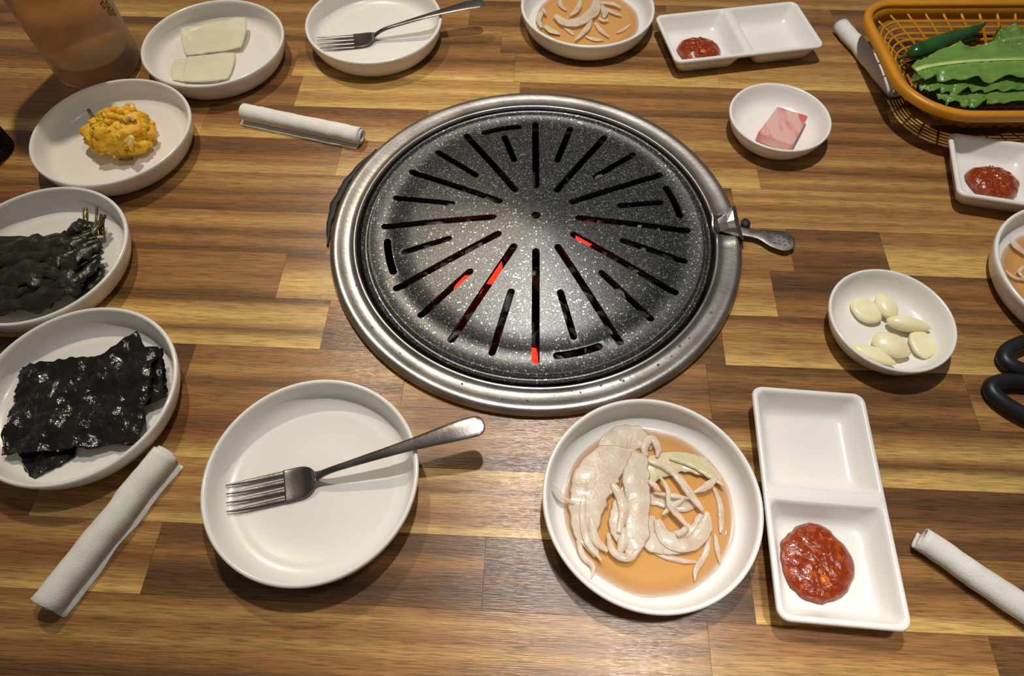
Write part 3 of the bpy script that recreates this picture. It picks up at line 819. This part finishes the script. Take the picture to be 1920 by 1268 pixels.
# ------------------------------------------------------------------ garlic
GG = 'garlic cloves in the small bowl'
def clove(px, py, z, rx, ry, rz_, ang, tip, label, seed, flat=None, tilt=(0, 0)):
    c = T(px, py, z)
    bm = bmesh.new(); bmesh.ops.create_icosphere(bm, subdivisions=3, radius=1.0)
    V = []
    for v in bm.verts:
        d = v.co.copy(); k = 1 + .09 * noise.noise(d * 1.6 + Vector((seed * 5, 0, 0)))
        w = 1 - tip * max(0, d.x) ** 2 * .55
        zz_ = d.z
        if flat is not None: zz_ = min(zz_, flat + .05 * d.z)
        q = Vector((d.x * rx * (1 + .12 * tip * max(0, d.x)), d.y * ry * w, zz_ * rz_ * w)) * k * 1.10
        q.rotate(Euler((tilt[0], tilt[1], ang))); V.append(q)
    Fc = [tuple(v.index for v in f.verts) for f in bm.faces]; bm.free()
    o = mk('garlic_clove', V, Fc, M['garlic'], loc=c)
    return tag(o, label, 'garlic', GG)
clove(1624, 583, .0085, .0120, .0098, .0042, R(-55), .2, 'flat oval garlic slice at the left of the garlic bowl', 1, .5)
clove(1661, 575, .0095, .0110, .0082, .0055, R(100), .8, 'pointed garlic clove half at the far side of the garlic bowl', 2)
clove(1702, 608, .0115, .0152, .0062, .0055, R(-12), .6, 'long narrow garlic clove across the middle of the garlic bowl', 3)
clove(1670, 648, .0105, .0132, .0102, .0062, R(-30), .3, 'largest plump garlic clove at the centre of the garlic bowl', 4)
clove(1729, 646, .0090, .0092, .0120, .0044, R(0), .1, 'blunt cut garlic piece at the right of the garlic bowl', 5, .5)
clove(1636, 665, .0105, .0150, .0058, .0048, R(-28), .5, 'slender garlic slice at the near side of the garlic bowl', 6, .6)

# ------------------------------------------------------------------ pickled radish cube
c4 = [T(1458, 199, .016), T(1516, 217, .016), T(1487, 272, .016), T(1421, 248, .016)]
cx = sum(p.x for p in c4) / 4; cy = sum(p.y for p in c4) / 4
l = []
for z, s in ((.0046, .97), (.0060, 1.0), (.0150, 1.0), (.0160, .965)):
    loop = []
    for i in range(4):
        a, b, c = c4[i - 1], c4[i], c4[(i + 1) % 4]
        for t in (.07, .03):
            q = b.lerp(a, t); loop.append(((q.x - cx) * s, (q.y - cy) * s, z))
        for t in (.03, .07):
            q = b.lerp(c, t); loop.append(((q.x - cx) * s, (q.y - cy) * s, z))
    l.append(loop[::-1])
V, Fc = loft(l); o = mk('pickled_radish', V, Fc, M['pickle'], smooth=False, loc=(cx, cy, 0))
tag(o, 'pink square of pickled radish in the small white bowl', 'pickle')
# ------------------------------------------------------------------ radish slices
def sheet(corners, nu, nv, material, th, amp, freq, seed, name, label, cat, group, ragged=0.0, cols=None, parent=None, roundc=0.0):
    """four corners (px, py, z) -> thin wrinkled sheet with real thickness"""
    P = [T(*c) for c in corners]
    V = []; N_ = (nu + 1) * (nv + 1)
    for j in range(nv + 1):
        for i in range(nu + 1):
            u, v = i / nu, j / nv
            uu, vv = u, v
            if roundc:
                a, b = 2 * u - 1, 2 * v - 1
                uu = .5 + .5 * (a * (1 - roundc * b * b * .5)); vv = .5 + .5 * (b * (1 - roundc * a * a * .5))
            if ragged:
                e = ragged * noise.noise(Vector((v * 7, seed, 0)) if i in (0, nu) else Vector((u * 7, seed + 3, 0))) + ragged * .6 * noise.noise(Vector((u * 23 + v * 29, seed, 1)))
                if i == 0: uu -= e
                if i == nu: uu += e
                if j == 0: vv -= e
                if j == nv: vv += e
            p = (P[0] * (1 - uu) + P[1] * uu) * (1 - vv) + (P[3] * (1 - uu) + P[2] * uu) * vv
            p = p + Vector((0, 0, amp * noise.noise(Vector((p.x * freq, p.y * freq, seed))) + amp * .4 * noise.noise(Vector((p.x * freq * 3, p.y * freq * 3, seed)))))
            V.append(p)
    n0 = len(V); V = V + [p - Vector((0, 0, th)) for p in V]
    Fc = []
    idx = lambda i, j: j * (nu + 1) + i
    for j in range(nv):
        for i in range(nu):
            q = (idx(i, j), idx(i + 1, j), idx(i + 1, j + 1), idx(i, j + 1)); Fc.append(q[::-1]); Fc.append(tuple(k + n0 for k in q))
    bd = [idx(i, 0) for i in range(nu + 1)] + [idx(nu, j) for j in range(1, nv + 1)] + [idx(i, nv) for i in range(nu - 1, -1, -1)] + [idx(0, j) for j in range(nv - 1, 0, -1)]
    for a, b in zip(bd, bd[1:] + bd[:1]): Fc.append((a, b, b + n0, a + n0)[::-1])
    o = recenter(mk(name, V, Fc, material, cols=cols))
    return tag(o, label, cat, group)
gR = 'thin pale radish slices'
sheet([(322, 112, .0066), (430, 100, .0066), (416, 156, .0072), (318, 152, .0072)], 22, 14, M['radish'], .0006, .0008, 60, 1, 'radish_slice', 'pale radish slice lowest and nearest in the left white plate', 'radish', gR, roundc=.25)
sheet([(350, 100, .0078), (446, 96, .0078), (430, 150, .0082), (340, 155, .0080)], 22, 14, M['radish'], .0006, .0009, 60, 2, 'radish_slice', 'pale radish slice in the middle of the overlapping three', 'radish', gR, roundc=.2)
sheet([(334, 50, .0100), (466, 28, .0200), (456, 90, .0100), (346, 106, .0092)], 24, 16, M['radish'], .0006, .0020, 50, 3, 'radish_slice', 'pale radish slice with raised corner, farthest of the three', 'radish', gR, roundc=.15)

# ------------------------------------------------------------------ seaweed
gN = 'roasted seaweed sheets'
sheet([(150, 690, .0075), (256, 620, .0150), (316, 735, .0130), (215, 790, .0075)], 34, 26, M['nori'], .0004, .0022, 55, 1, 'seaweed_sheet', 'black seaweed sheet with a corner sticking up at the far side', 'seaweed', gN, ragged=.02)
sheet([(30, 838, .0080), (150, 800, .0075), (140, 856, .0072), (57, 903, .0072)], 30, 24, M['nori'], .0004, .0018, 60, 2, 'seaweed_sheet', 'black seaweed sheet poking out lowest towards the near rim', 'seaweed', gN, ragged=.04)
sheet([(60, 700, .0095), (306, 654, .0195), (312, 745, .0150), (40, 850, .0090)], 40, 26, M['nori'], .0004, .0022, 55, 3, 'seaweed_sheet', 'black seaweed sheet showing at the right under the top one', 'seaweed', gN, ragged=.03)
sheet([(38, 686, .0165), (297, 650, .0215), (262, 832, .0125), (-2, 852, .0150)], 56, 40, M['nori'], .0004, .0042, 48, 4, 'seaweed_sheet', 'large crinkled seaweed sheet on top of the pile', 'seaweed', gN, ragged=.035)

# ------------------------------------------------------------------ cooked greens
gr = root('cooked_greens', 'pile of dark green cooked leaves with olive stems on the left plate', 'vegetable', (CE[0], CE[1], .006))
def G(px, py, z): p = T(px, py, z); return (p.x - CE[0], p.y - CE[1], z - .006)
rg = random.Random(5)
def leafstrip(path, hw, th, seed, name='leaf', mt='greens', n=30, arch=.002, rag=.5):
    V, Fc = sweep([G(*p) for p in path], hw, th, seg=12, n=n, arch=arch, rag=rag, tw=.35 if name == 'leaf' else 0, seed=seed)
    V = [Vector(v) + Vector((0, 0, .0012 * noise.noise(Vector(v) * 160 + Vector((seed, 0, 0))))) for v in V]
    return mk(name, V, Fc, M[mt], gr)
for i in range(15):
    t = ((i * 7) % 15) / 14
    sx, sy = 176 + 16 * math.sin(i * 1.7), 430 + 66 * t
    ex, ey = -70 + 46 * math.sin(i * 2.3), 462 + 140 * t
    mxp, myp = 95 + 22 * math.sin(i * 2.1), 458 + 92 * t + 8 * math.sin(i * 3.3)
    z = .010 + .010 * math.sin(math.pi * (t * .8 + .1)) + .0035 * math.sin(i * 1.9)
    w = .75 + .45 * abs(math.sin(i * 1.3))
    leafstrip([(sx, sy, z + .003), ((sx + mxp) / 2, (sy + myp) / 2 - 6 * math.sin(i), z + .006), (mxp, myp, z + .004), ((mxp + ex) / 2, (myp + ey) / 2 - 3, z + .002), (ex, ey, .010)],
              [.0030, .0064 * w, .0092 * w, .0086 * w, .0040], [.0010, .0013, .0013, .0012, .0008], i, arch=.0035, n=40, rag=.7)
    if i % 3 == 0:
        leafstrip([(sx, sy, z + .008), ((sx + mxp) / 2, (sy + myp) / 2 - 6 * math.sin(i), z + .0115), (mxp, myp, z + .0095), ((mxp + ex) / 2, (myp + ey) / 2 - 3, z + .0075)], [.0007, .0007, .0006, .0003], [.0005] * 4, i, 'vein', 'stem', 24, 0, 0)
for pth in ([(28, 470, .012), (60, 455, .016), (100, 468, .014)], [(90, 455, .014), (115, 450, .017), (150, 455, .016)], [(128, 450, .020), (140, 430, .024), (165, 425, .020), (178, 445, .018)], [(140, 560, .012), (170, 535, .013), (190, 505, .012)]):
    leafstrip(pth, [.004] + [.0075] * (len(pth) - 2) + [.004], [.0016] * len(pth), len(pth) + pth[0][0])
for pth, w in (([(160, 392, .022), (161, 415, .020), (165, 440, .016)], .0022), ([(182, 388, .026), (181, 410, .022), (172, 440, .020), (150, 480, .022), (100, 512, .021), (50, 530, .018)], .0011),
               ([(196, 405, .024), (185, 420, .022), (170, 445, .021), (155, 475, .0225)], .0020), ([(192, 440, .014), (190, 420, .018), (194, 402, .022)], .0026)):
    leafstrip(pth, [w] * len(pth), [w * .9] * len(pth), 3, 'stem', 'stem', 24, 0, 0)

# ------------------------------------------------------------------ pumpkin salad
ps = root('pumpkin_salad', 'mound of yellow mashed pumpkin salad on the left plate', 'salad', (0, 0, 0))
c = T(232, 258, .012); ps.location = (c.x, c.y, .005)
P = [blob((0, 0, .014), (.0300, .0265, .0175), 4, .3, 2.4, 3)]
rp = random.Random(8)
for i in range(230):
    a = rp.uniform(0, 6.283); t = math.sqrt(rp.random())
    x = .0305 * t * math.cos(a); y = .0280 * t * math.sin(a)
    z = .0325 * math.sqrt(max(0, 1 - (t * .95) ** 2)) * (.72 + .32 * rp.random())
    s = rp.uniform(.0022, .0054)
    P.append(blob((x, y, max(z, .002)), (s, s * rp.uniform(.6, 1), s * rp.uniform(.5, .9)), 2 if s > .0035 else 1, .65, 1.9, i, Euler((rp.uniform(-1, 1), rp.uniform(-1, 1), a))))
V, Fc = join(*P)
V = [Vector(v) + .0008 * Vector((noise.noise(Vector(v) * 400), noise.noise(Vector(v) * 400 + Vector((9, 0, 0))), noise.noise(Vector(v) * 400 + Vector((0, 9, 0))))) for v in V]
tag(mk('mashed_pumpkin', V, Fc, M['pumpkin'], ps), kind='stuff')
def sp(px, py, z):
    q = T(px, py, z); return (q.x - c.x, q.y - c.y, z - .005)
for pth in ([(212, 234, .030), (208, 226, .033), (216, 220, .033), (222, 228, .031)], [(233, 228, .034), (243, 219, .036), (252, 226, .033)], [(236, 268, .027), (247, 258, .030), (243, 275, .026)], [(238, 197, .030), (248, 198, .031), (246, 210, .030)], [(198, 248, .024), (206, 243, .027), (210, 252, .025)]):
    V, Fc = sweep([sp(*q) for q in pth], [.0026] * len(pth), [.0024] * len(pth), seg=10, n=16); mk('macaroni', V, Fc, M['macaroni'], ps)
for pth in ([(166, 206, .016), (174, 220, .018), (180, 236, .017)], [(224, 299, .011), (238, 300, .010), (250, 297, .010)], [(172, 222, .021), (178, 222, .022)]):
    V, Fc = sweep([sp(*q) for q in pth], [.0018] * len(pth), [.001] * len(pth), seg=8, n=12); mk('vegetable_bit', V, Fc, M['cucumber'], ps)

# ------------------------------------------------------------------ rolled tissues
def tissue(pa, pb, rad, label, flap=1, flaplen=.010, seed=0):
    a = T(*pa, rad); b = T(*pb, rad); L_ = (b - a).length; ang = math.atan2(b.y - a.y, b.x - a.x)
    # spiral cross-section in (y,z)
    pts = []
    turns = 2.6; n = 60
    for i in range(n + 1):
        t = i / n; r_ = rad * (.42 + .56 * t); an = -math.pi / 2 - flap * 2 * math.pi * turns * (1 - t)
        pts.append((r_ * math.cos(an) * 1.08, rad + r_ * math.sin(an) * .94))
    # flap leaving along the table
    y0, z0 = pts[-1]
    for k in range(1, 7): pts.append((y0 + flap * flaplen * k / 6 * 1.6, max(.0006, z0 + .0008 * math.sin(k * .8) )))
    th = .0007; outl = []; inn = []
    for i, p in enumerate(pts):
        q0 = pts[max(i - 1, 0)]; q1 = pts[min(i + 1, len(pts) - 1)]
        t = Vector((q1[0] - q0[0], q1[1] - q0[1])).normalized(); s = Vector((-t.y, t.x))
        outl.append((p[0] + s.x * th, p[1] + s.y * th)); inn.append((p[0] - s.x * th, p[1] - s.y * th))
    cs = outl + inn[::-1]
    ns = 26; V = []; Fc = []; m_ = len(cs)
    for k in range(ns + 1):
        x = L_ * k / ns
        for i, (y, z) in enumerate(cs):
            skew = (.0018 * math.sin(i / m_ * 9)) * (1 if k in (0, ns) else 0)
            fl_ = max(0, flap * (y) - rad * 1.05) / flaplen
            wob = .0014 * noise.noise(Vector((x * 40, 0, seed))) + .0005 * noise.noise(Vector((x * 160, y * 200, seed)))
            yy = y * (1 + .06 * noise.noise(Vector((x * 25, 3, seed)))) + wob - flap * fl_ * .007 * (.5 + noise.noise(Vector((x * 30, 8, seed))))
            zz_ = z + (.0005 * noise.noise(Vector((x * 120, y * 150, seed + 5))) if z > .002 else 0)
            V.append((x + skew + (.003 * fl_ if k == 0 else 0), yy, max(zz_, .0002)))
    for k in range(ns):
        for i in range(m_):
            j = (i + 1) % m_; Fc.append((k * m_ + i, k * m_ + j, (k + 1) * m_ + j, (k + 1) * m_ + i)[::-1])
    h = m_ // 2
    for kk, rev in ((0, False), (ns, True)):
        for i in range(h - 1):
            q = (kk * m_ + i, kk * m_ + i + 1, kk * m_ + m_ - 2 - i, kk * m_ + m_ - 1 - i); Fc.append(q[::-1] if rev else q)
    o = mk('rolled_tissue', V, Fc, M['tissue'], loc=(a.x, a.y, 0)); o.rotation_euler = (0, 0, ang)
    return tag(o, label, 'tissue', 'rolled wet tissues')
tissue((456, 210), (676, 256), .0088, 'white rolled wet tissue left of the grill, below the far fork plate', -1, .007, 1)
tissue((85, 1135), (312, 850), .0098, 'white rolled wet tissue beside the seaweed plate', -1, .008, 2)
tissue((1728, 1010), (2010, 1200), .0085, 'white rolled wet tissue leaving the frame at the lower right', 1, .004, 3)
tissue((1578, 48), (1682, 172), .0085, 'white rolled wet tissue partly under the basket', 1, .005, 4)

# ------------------------------------------------------------------ basket
BX, BY = .530, .578
basket = root('vegetable_basket', 'mustard yellow plastic lattice basket of lettuce in the top right corner', 'basket', (BX, BY, 0))
def outline(lv, n=9):
    """lv 0 floor .. 1 rim"""
    hx = .112 + .048 * lv; hy = .050 + .0375 * lv
    o_ = rrect(-hx, hx, -hy, hy, [.04 + .01 * lv, .032 + .004 * lv, .045 + .012 * lv, .04 + .01 * lv], n)
    # the left end slants a little
    return [(x + (.012 if x < 0 else 0) * (y / hy) * lv * -.2, y) for x, y in o_]
def dense(lv, n=140):
    o_ = outline(lv, 12); o_ = o_ + [o_[0]]
    d = [0]
    for a, b in zip(o_[:-1], o_[1:]): d.append(d[-1] + math.hypot(b[0] - a[0], b[1] - a[1]))
    out = []; k = 0
    for i in range(n):
        s = d[-1] * i / n
        while d[k + 1] < s: k += 1
        t = (s - d[k]) / max(d[k + 1] - d[k], 1e-9); out.append((o_[k][0] * (1 - t) + o_[k + 1][0] * t, o_[k][1] * (1 - t) + o_[k + 1][1] * t))
    return out
ZR = .050
def bz(lv): return .003 + (ZR - .003) * lv ** .9
def band(specs):
    loops = []
    for lv, z, off in specs:
        l = []
        D_ = dense(lv)
        for i, (x, y) in enumerate(D_):
            a = D_[i - 1]; b = D_[(i + 1) % len(D_)]; t = Vector((b[0] - a[0], b[1] - a[1])).normalized()
            l.append((x + t.y * off, y - t.x * off, z))
        loops.append(l)
    return loft(loops + [loops[0]], False, False)
V, Fc = band([(1, ZR - .0075, .0024), (1, ZR - .001, .0032), (1, ZR + .001, .0022), (1, ZR + .0014, -.0005), (1, ZR + .0008, -.0040), (1, ZR - .001, -.0052), (1, ZR - .004, -.0050), (1, ZR - .004, .0008)])
mk('rim', V, Fc, M['basket'], basket)
V, Fc = band([(.985, ZR - .003, -.0030), (.76, bz(.76) - .003, -.0014), (.76, bz(.76) - .003, .0014), (.985, ZR - .003, -.0012)])
mk('wall_band', V, Fc, M['basket'], basket)
for lv in (.66, .56, .46, .36, .25, .13, .0):
    V, Fc = band([(lv, bz(lv) - .0013, -.0009), (lv, bz(lv) + .0013, -.0009), (lv, bz(lv) + .0013, .0009), (lv, bz(lv) - .0013, .0009)])
    mk('hoop', V, Fc, M['basket'], basket)
NR = 44
Ds = [dense(lv, NR) for lv in (0, .2, .4, .6, .79)]
for i in range(NR):
    pts = [(Ds[k][i][0], Ds[k][i][1], bz(lv)) for k, lv in enumerate((0, .2, .4, .6, .79))]
    V, Fc = sweep(pts, [.0019, .0019, .0019, .0019, .0012], [.0010, .0010, .0010, .0010, .0003], seg=6, n=7, up=Vector((pts[0][0], pts[0][1], .02)).normalized())
    mk('rib', V, Fc, M['basket'], basket)
for i in range(-10, 11):
    x = i * .0105
    if abs(x) > .11: continue
    hy = .050 if abs(x) < .07 else .050 - max(0, abs(x) - .07) * .55
    V, Fc = sweep([(x, -hy, .003), (x, hy, .003)], [.0014] * 2, .0009, seg=6, n=3); mk('floor_bar', V, Fc, M['basket'], basket)
for j in range(-4, 5):
    y = j * .0105; hx = .110 - max(0, abs(y) - .015) * .7
    V, Fc = sweep([(-hx, y, .003), (hx, y, .003)], [.0014] * 2, .0009, seg=6, n=3); mk('floor_bar', V, Fc, M['basket'], basket)

# chilies
def chili(path, w, label):
    P_ = [T(*p) for p in path]
    r_ = root('green_chili', label, 'chili pepper', P_[len(P_) // 2], 0, 'green chilies in the basket')
    o0 = P_[len(P_) // 2]
    V, Fc = sweep([tuple(p - o0) for p in P_], w, [x * .92 for x in w], seg=14, n=44, rag=.07)
    mk('body', V, Fc, M['chili'], r_)
    a, b = P_[0] - o0, P_[1] - o0
    d = (a - b).normalized()
    V, Fc = sweep([tuple(a - d * .004), tuple(a + d * .003), tuple(a + d * .009)], [.0042, .0024, .0016], [.004, .0022, .0015], seg=8, n=10)
    mk('stem', V, Fc, M['stem'], r_)
    return r_
chili([(1700, 104, .022), (1716, 98, .026), (1745, 88, .028), (1785, 72, .030), (1820, 60, .033), (1849, 43, .040)], [.0030, .0085, .0092, .0086, .0060, .0010], 'glossy dark green chili lying along the lettuce in the basket')
chili([(1716, 116, .014), (1740, 112, .015), (1785, 92, .016), (1825, 74, .018), (1860, 66, .022)], [.003, .0075, .0082, .007, .002], 'second dark green chili under the first, mostly hidden by lettuce')

# lettuce
GCOL = [np.array(srgb(*c_)[:3]) for c_ in ((84, 122, 48), (112, 148, 68), (150, 178, 104))]
def lettuce(spine, hwl, hwr, ruf, seed, label, tone=1.0, ribw=.0022):
    S = [T(*p) for p in spine]; n = 64
    c0 = S[len(S) // 2]
    pts = spline([tuple(s_ - c0) + (a, b) for s_, a, b in zip(S, hwl, hwr)], n)
    nu = 11; V = []; C = []; Fc = []
    for k, p in enumerate(pts):
        q = Vector(p[:3]); a = Vector(pts[max(k - 1, 0)][:3]); b = Vector(pts[min(k + 1, n - 1)][:3])
        t = (b - a).normalized(); s = Vector((0, 0, 1)).cross(t).normalized()
        for i in range(-nu, nu + 1):
            f = i / nu; w = (p[3] if f > 0 else p[4]) * abs(f)
            w *= 1 + .34 * noise.noise(Vector((k * .115, seed * 3, 1 if f > 0 else 2))) * abs(f) + .05 * noise.noise(Vector((k * .30, seed, 5))) * abs(f)
            zz_ = ruf * abs(f) ** 2.2 * (noise.noise(Vector((k * .16, seed * 2 + (5 if f > 0 else 0), 0))) * 1.8 + .4 * noise.noise(Vector((k * .34, seed, f * 3)))) + .0016 * noise.noise(Vector((k * .6, f * 6, seed)))
            zz_ -= .10 * w * abs(f)
            V.append(q + s * (w if f > 0 else -w) + Vector((0, 0, zz_)))
            g_ = .5 + .6 * noise.noise(Vector((k * .25, f * 5, seed + 20)))
            g_ = min(max(g_, 0), 1); col = GCOL[0] * (1 - g_) + GCOL[1] * g_
            e = max(0, 1 - abs(f) * 5); col = col * (1 - e * .6) + GCOL[2] * e * .6
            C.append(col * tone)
    m_ = 2 * nu + 1; n0 = len(V)
    V = V + [v - Vector((0, 0, .0004)) for v in V]; C = C + C
    for k in range(n - 1):
        for i in range(m_ - 1):
            q = (k * m_ + i, k * m_ + i + 1, (k + 1) * m_ + i + 1, (k + 1) * m_ + i); Fc.append(q); Fc.append(tuple(x + n0 for x in q[::-1]))
    bd = [i for i in range(m_)] + [k * m_ + m_ - 1 for k in range(1, n)] + [(n - 1) * m_ + i for i in range(m_ - 2, -1, -1)] + [k * m_ for k in range(n - 2, 0, -1)]
    for a, b in zip(bd, bd[1:] + bd[:1]): Fc.append((a, b, b + n0, a + n0))
    r_ = root('lettuce_leaf', label, 'lettuce', c0, 0, 'lettuce leaves in the basket')
    mk('blade', V, Fc, M['lettuce'], r_, cols=C)
    if ribw < .0016: return r_
    V, Fc = sweep([tuple(p[:3] + np.array((0, 0, .0004))) for p in pts[::10]] , [ribw * (1 - .8 * i / 6) for i in range(7)], [.0009] * 7, seg=8, n=30)
    mk('midrib', V, Fc, M['rib'], r_)
    return r_
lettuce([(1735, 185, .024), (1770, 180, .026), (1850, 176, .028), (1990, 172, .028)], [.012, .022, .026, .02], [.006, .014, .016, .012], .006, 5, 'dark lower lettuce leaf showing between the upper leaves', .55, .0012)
lettuce([(1712, 150, .020), (1740, 150, .022), (1800, 150, .024), (1900, 150, .024)], [.008, .016, .02, .02], [.006, .012, .014, .012], .004, 9, 'lettuce leaf coloured as shadowed, at the bottom left of the basket pile', .5, .0012)  # tone halves the leaf green, painting in the shade of the pile
lettuce([(1757, 178, .036), (1800, 176, .038), (1860, 172, .040), (1990, 168, .040)], [.007, .015, .017, .012], [.005, .014, .015, .010], .006, 2, 'small ruffled lettuce leaf nearest the basket rim', 1.0, .0012)
lettuce([(1722, 158, .036), (1765, 152, .041), (1830, 150, .044), (1930, 148, .046)], [.008, .017, .018, .012], [.007, .014, .015, .010], .005, 3, 'ruffled lettuce leaf under the big one', .95, .0014)
lettuce([(1868, 80, .040), (1900, 72, .042), (1960, 66, .042), (2020, 60, .040)], [.006, .018, .02, .012], [.006, .014, .016, .012], .008, 6, 'lettuce leaf at the back of the basket by the frame edge', .9, .0012)
lettuce([(1716, 132, .046), (1745, 124, .048), (1800, 117, .051), (1870, 113, .053), (1960, 112, .052), (2040, 112, .050)], [.007, .015, .027, .034, .030, .012], [.010, .017, .022, .024, .024, .010], .0055, 1, 'large bright lettuce leaf with a pale midrib on top of the pile', 1.1, .0030)

# ------------------------------------------------------------------ bottle
bt = root('water_bottle', 'frosted clear plastic bottle of pale brown tea in the top left corner', 'bottle', (-.4480, .6290, 0))
prof = [(0, .003), (.030, .003), (.034, 0), (.039, .001), (.0430, .006), (.0440, .014), (.0440, .17), (.0425, .185), (.036, .200), (.027, .210), (.0255, .2125), (.0255, .232), (.0240, .232), (.0240, .2125), (.034, .199), (.0412, .184), (.0426, .17), (.0426, .016), (.041, .0085), (.036, .0058), (0, .0055)]
V, Fc = lathe(prof, 96); mk('shell', V, Fc, M['bottle'], bt)
V, Fc = lathe([(0, .022), (.030, .0215), (.0395, .024), (.0418, .028), (.0418, .150), (0, .150)], 72); mk('tea', V, Fc, M['tea'], bt)
V, Fc = lathe([(.0262, .214), (.0285, .214), (.0285, .236), (.027, .238), (0, .238), (0, .2335), (.0262, .2335)], 64); mk('cap', V, Fc, M['white'], bt)
# small dark lettering printed on the bottle's right side
P = []
rt = random.Random(2)
def stroke(th0, z0, th1, z1):
    pts = []
    for k in range(4):
        t = k / 3; th_ = R(th0 + (th1 - th0) * t); z = z0 + (z1 - z0) * t; pts.append((.0442 * math.cos(th_), .0442 * math.sin(th_), z))
    return sweep(pts, [.0006] * 4, .00015, seg=6, n=4, up=Vector((math.cos(R(th0)), math.sin(R(th0)), .01)))
for (a0, z0) in ((-14, .112), (-6, .104), (-10, .094), (0, .090), (-11, .078), (-2, .074), (-6, .068), (2, .064)):
    P.append(stroke(a0, z0, a0 + 5, z0)); P.append(stroke(a0 + 1, z0 + .001, a0 + 1, z0 - .005)); P.append(stroke(a0 + 1, z0 - .005, a0 + 5, z0 - .006)); P.append(stroke(a0 + 6, z0 + .002, a0 + 6, z0 - .006))
V, Fc = join(*P); mk('printed_lettering', V, Fc, M['ink'], bt)

# ------------------------------------------------------------------ scissors
pc = T(1847, 738, .010)
sc = root('kitchen_scissors', 'kitchen scissors with black handles cut off by the right edge', 'scissors', (pc.x, pc.y, 0), R(-6))
def loop_handle(cx, cy, hx, hy, ang, tw, name='handle'):
    pts = []
    for i in range(41):
        a = 2 * math.pi * i / 40
        x = hx * math.cos(a); y = hy * math.sin(a) * (1 + .15 * math.cos(a))
        q = Vector((x, y, 0)); q.rotate(Euler((0, 0, ang))); pts.append((cx + q.x, cy + q.y, .0068))
    V, Fc = sweep(pts, [tw] * 41, [tw * .95] * 41, seg=12, n=82)
    return V, Fc
V, Fc = join(loop_handle(.0415, -.002, .0345, .0165, R(-15), .0062), sweep([(.072, -.006, .0068), (.085, .004, .0068), (.10, .010, .006)], [.006, .007, .007], [.006, .005, .004], seg=10, n=10))
mk('handle', V, Fc, M['black'], sc)
V, Fc = join(loop_handle(.0600, .040, .0345, .0165, R(10), .0062), sweep([(.088, .034, .0068), (.094, .022, .0068), (.105, .012, .006)], [.006, .007, .007], [.006, .005, .004], seg=10, n=10))
mk('handle', V, Fc, M['black'], sc)
for s in (1, -1):
    V, Fc = sweep([(.095, .012 + s * .003, .0045 + s * .001), (.13, .014, .0045 + s * .001), (.20, .017, .0035 + s * .001), (.225, .018, .003 + s * .001)], [.006, .008, .006, .0008], .0007, seg=8, n=16); mk('blade', V, Fc, M['steel'], sc)
V, Fc = lathe([(0, .0085), (.003, .0083), (.0042, .0072), (.0042, .002), (0, .002)], 24); V = [(x + .122, y + .014, z) for x, y, z in V]; mk('pivot_screw', V, Fc, M['steel'], sc)

# ------------------------------------------------------------------ black ribbed cap at the left edge
pc = T(-34, 268, .012)
cap = root('bottle_cap', 'black ribbed round cap peeking in at the left edge', 'cap', (pc.x, pc.y, 0))
n = 144; loops = []
for z, r0, d in ((0, .0215, 1), (.0015, .0222, 1), (.0205, .0218, 1), (.0225, .0205, 0), (.0230, .0190, 0)):
    loops.append([((r0 + d * .0009 * (1 if (i // 2) % 2 else -1)) * math.cos(2 * math.pi * i / n), (r0 + d * .0009 * (1 if (i // 2) % 2 else -1)) * math.sin(2 * math.pi * i / n), z) for i in range(n)])
V, Fc = loft(loops); mk('ribbed_body', V, Fc, M['black'], cap, smooth=False)
V, Fc = lathe([(.0150, .0228), (.0152, .0238), (.0162, .0238), (.0165, .0228)], 48, close=True); mk('top_ring', V, Fc, M['black'], cap)
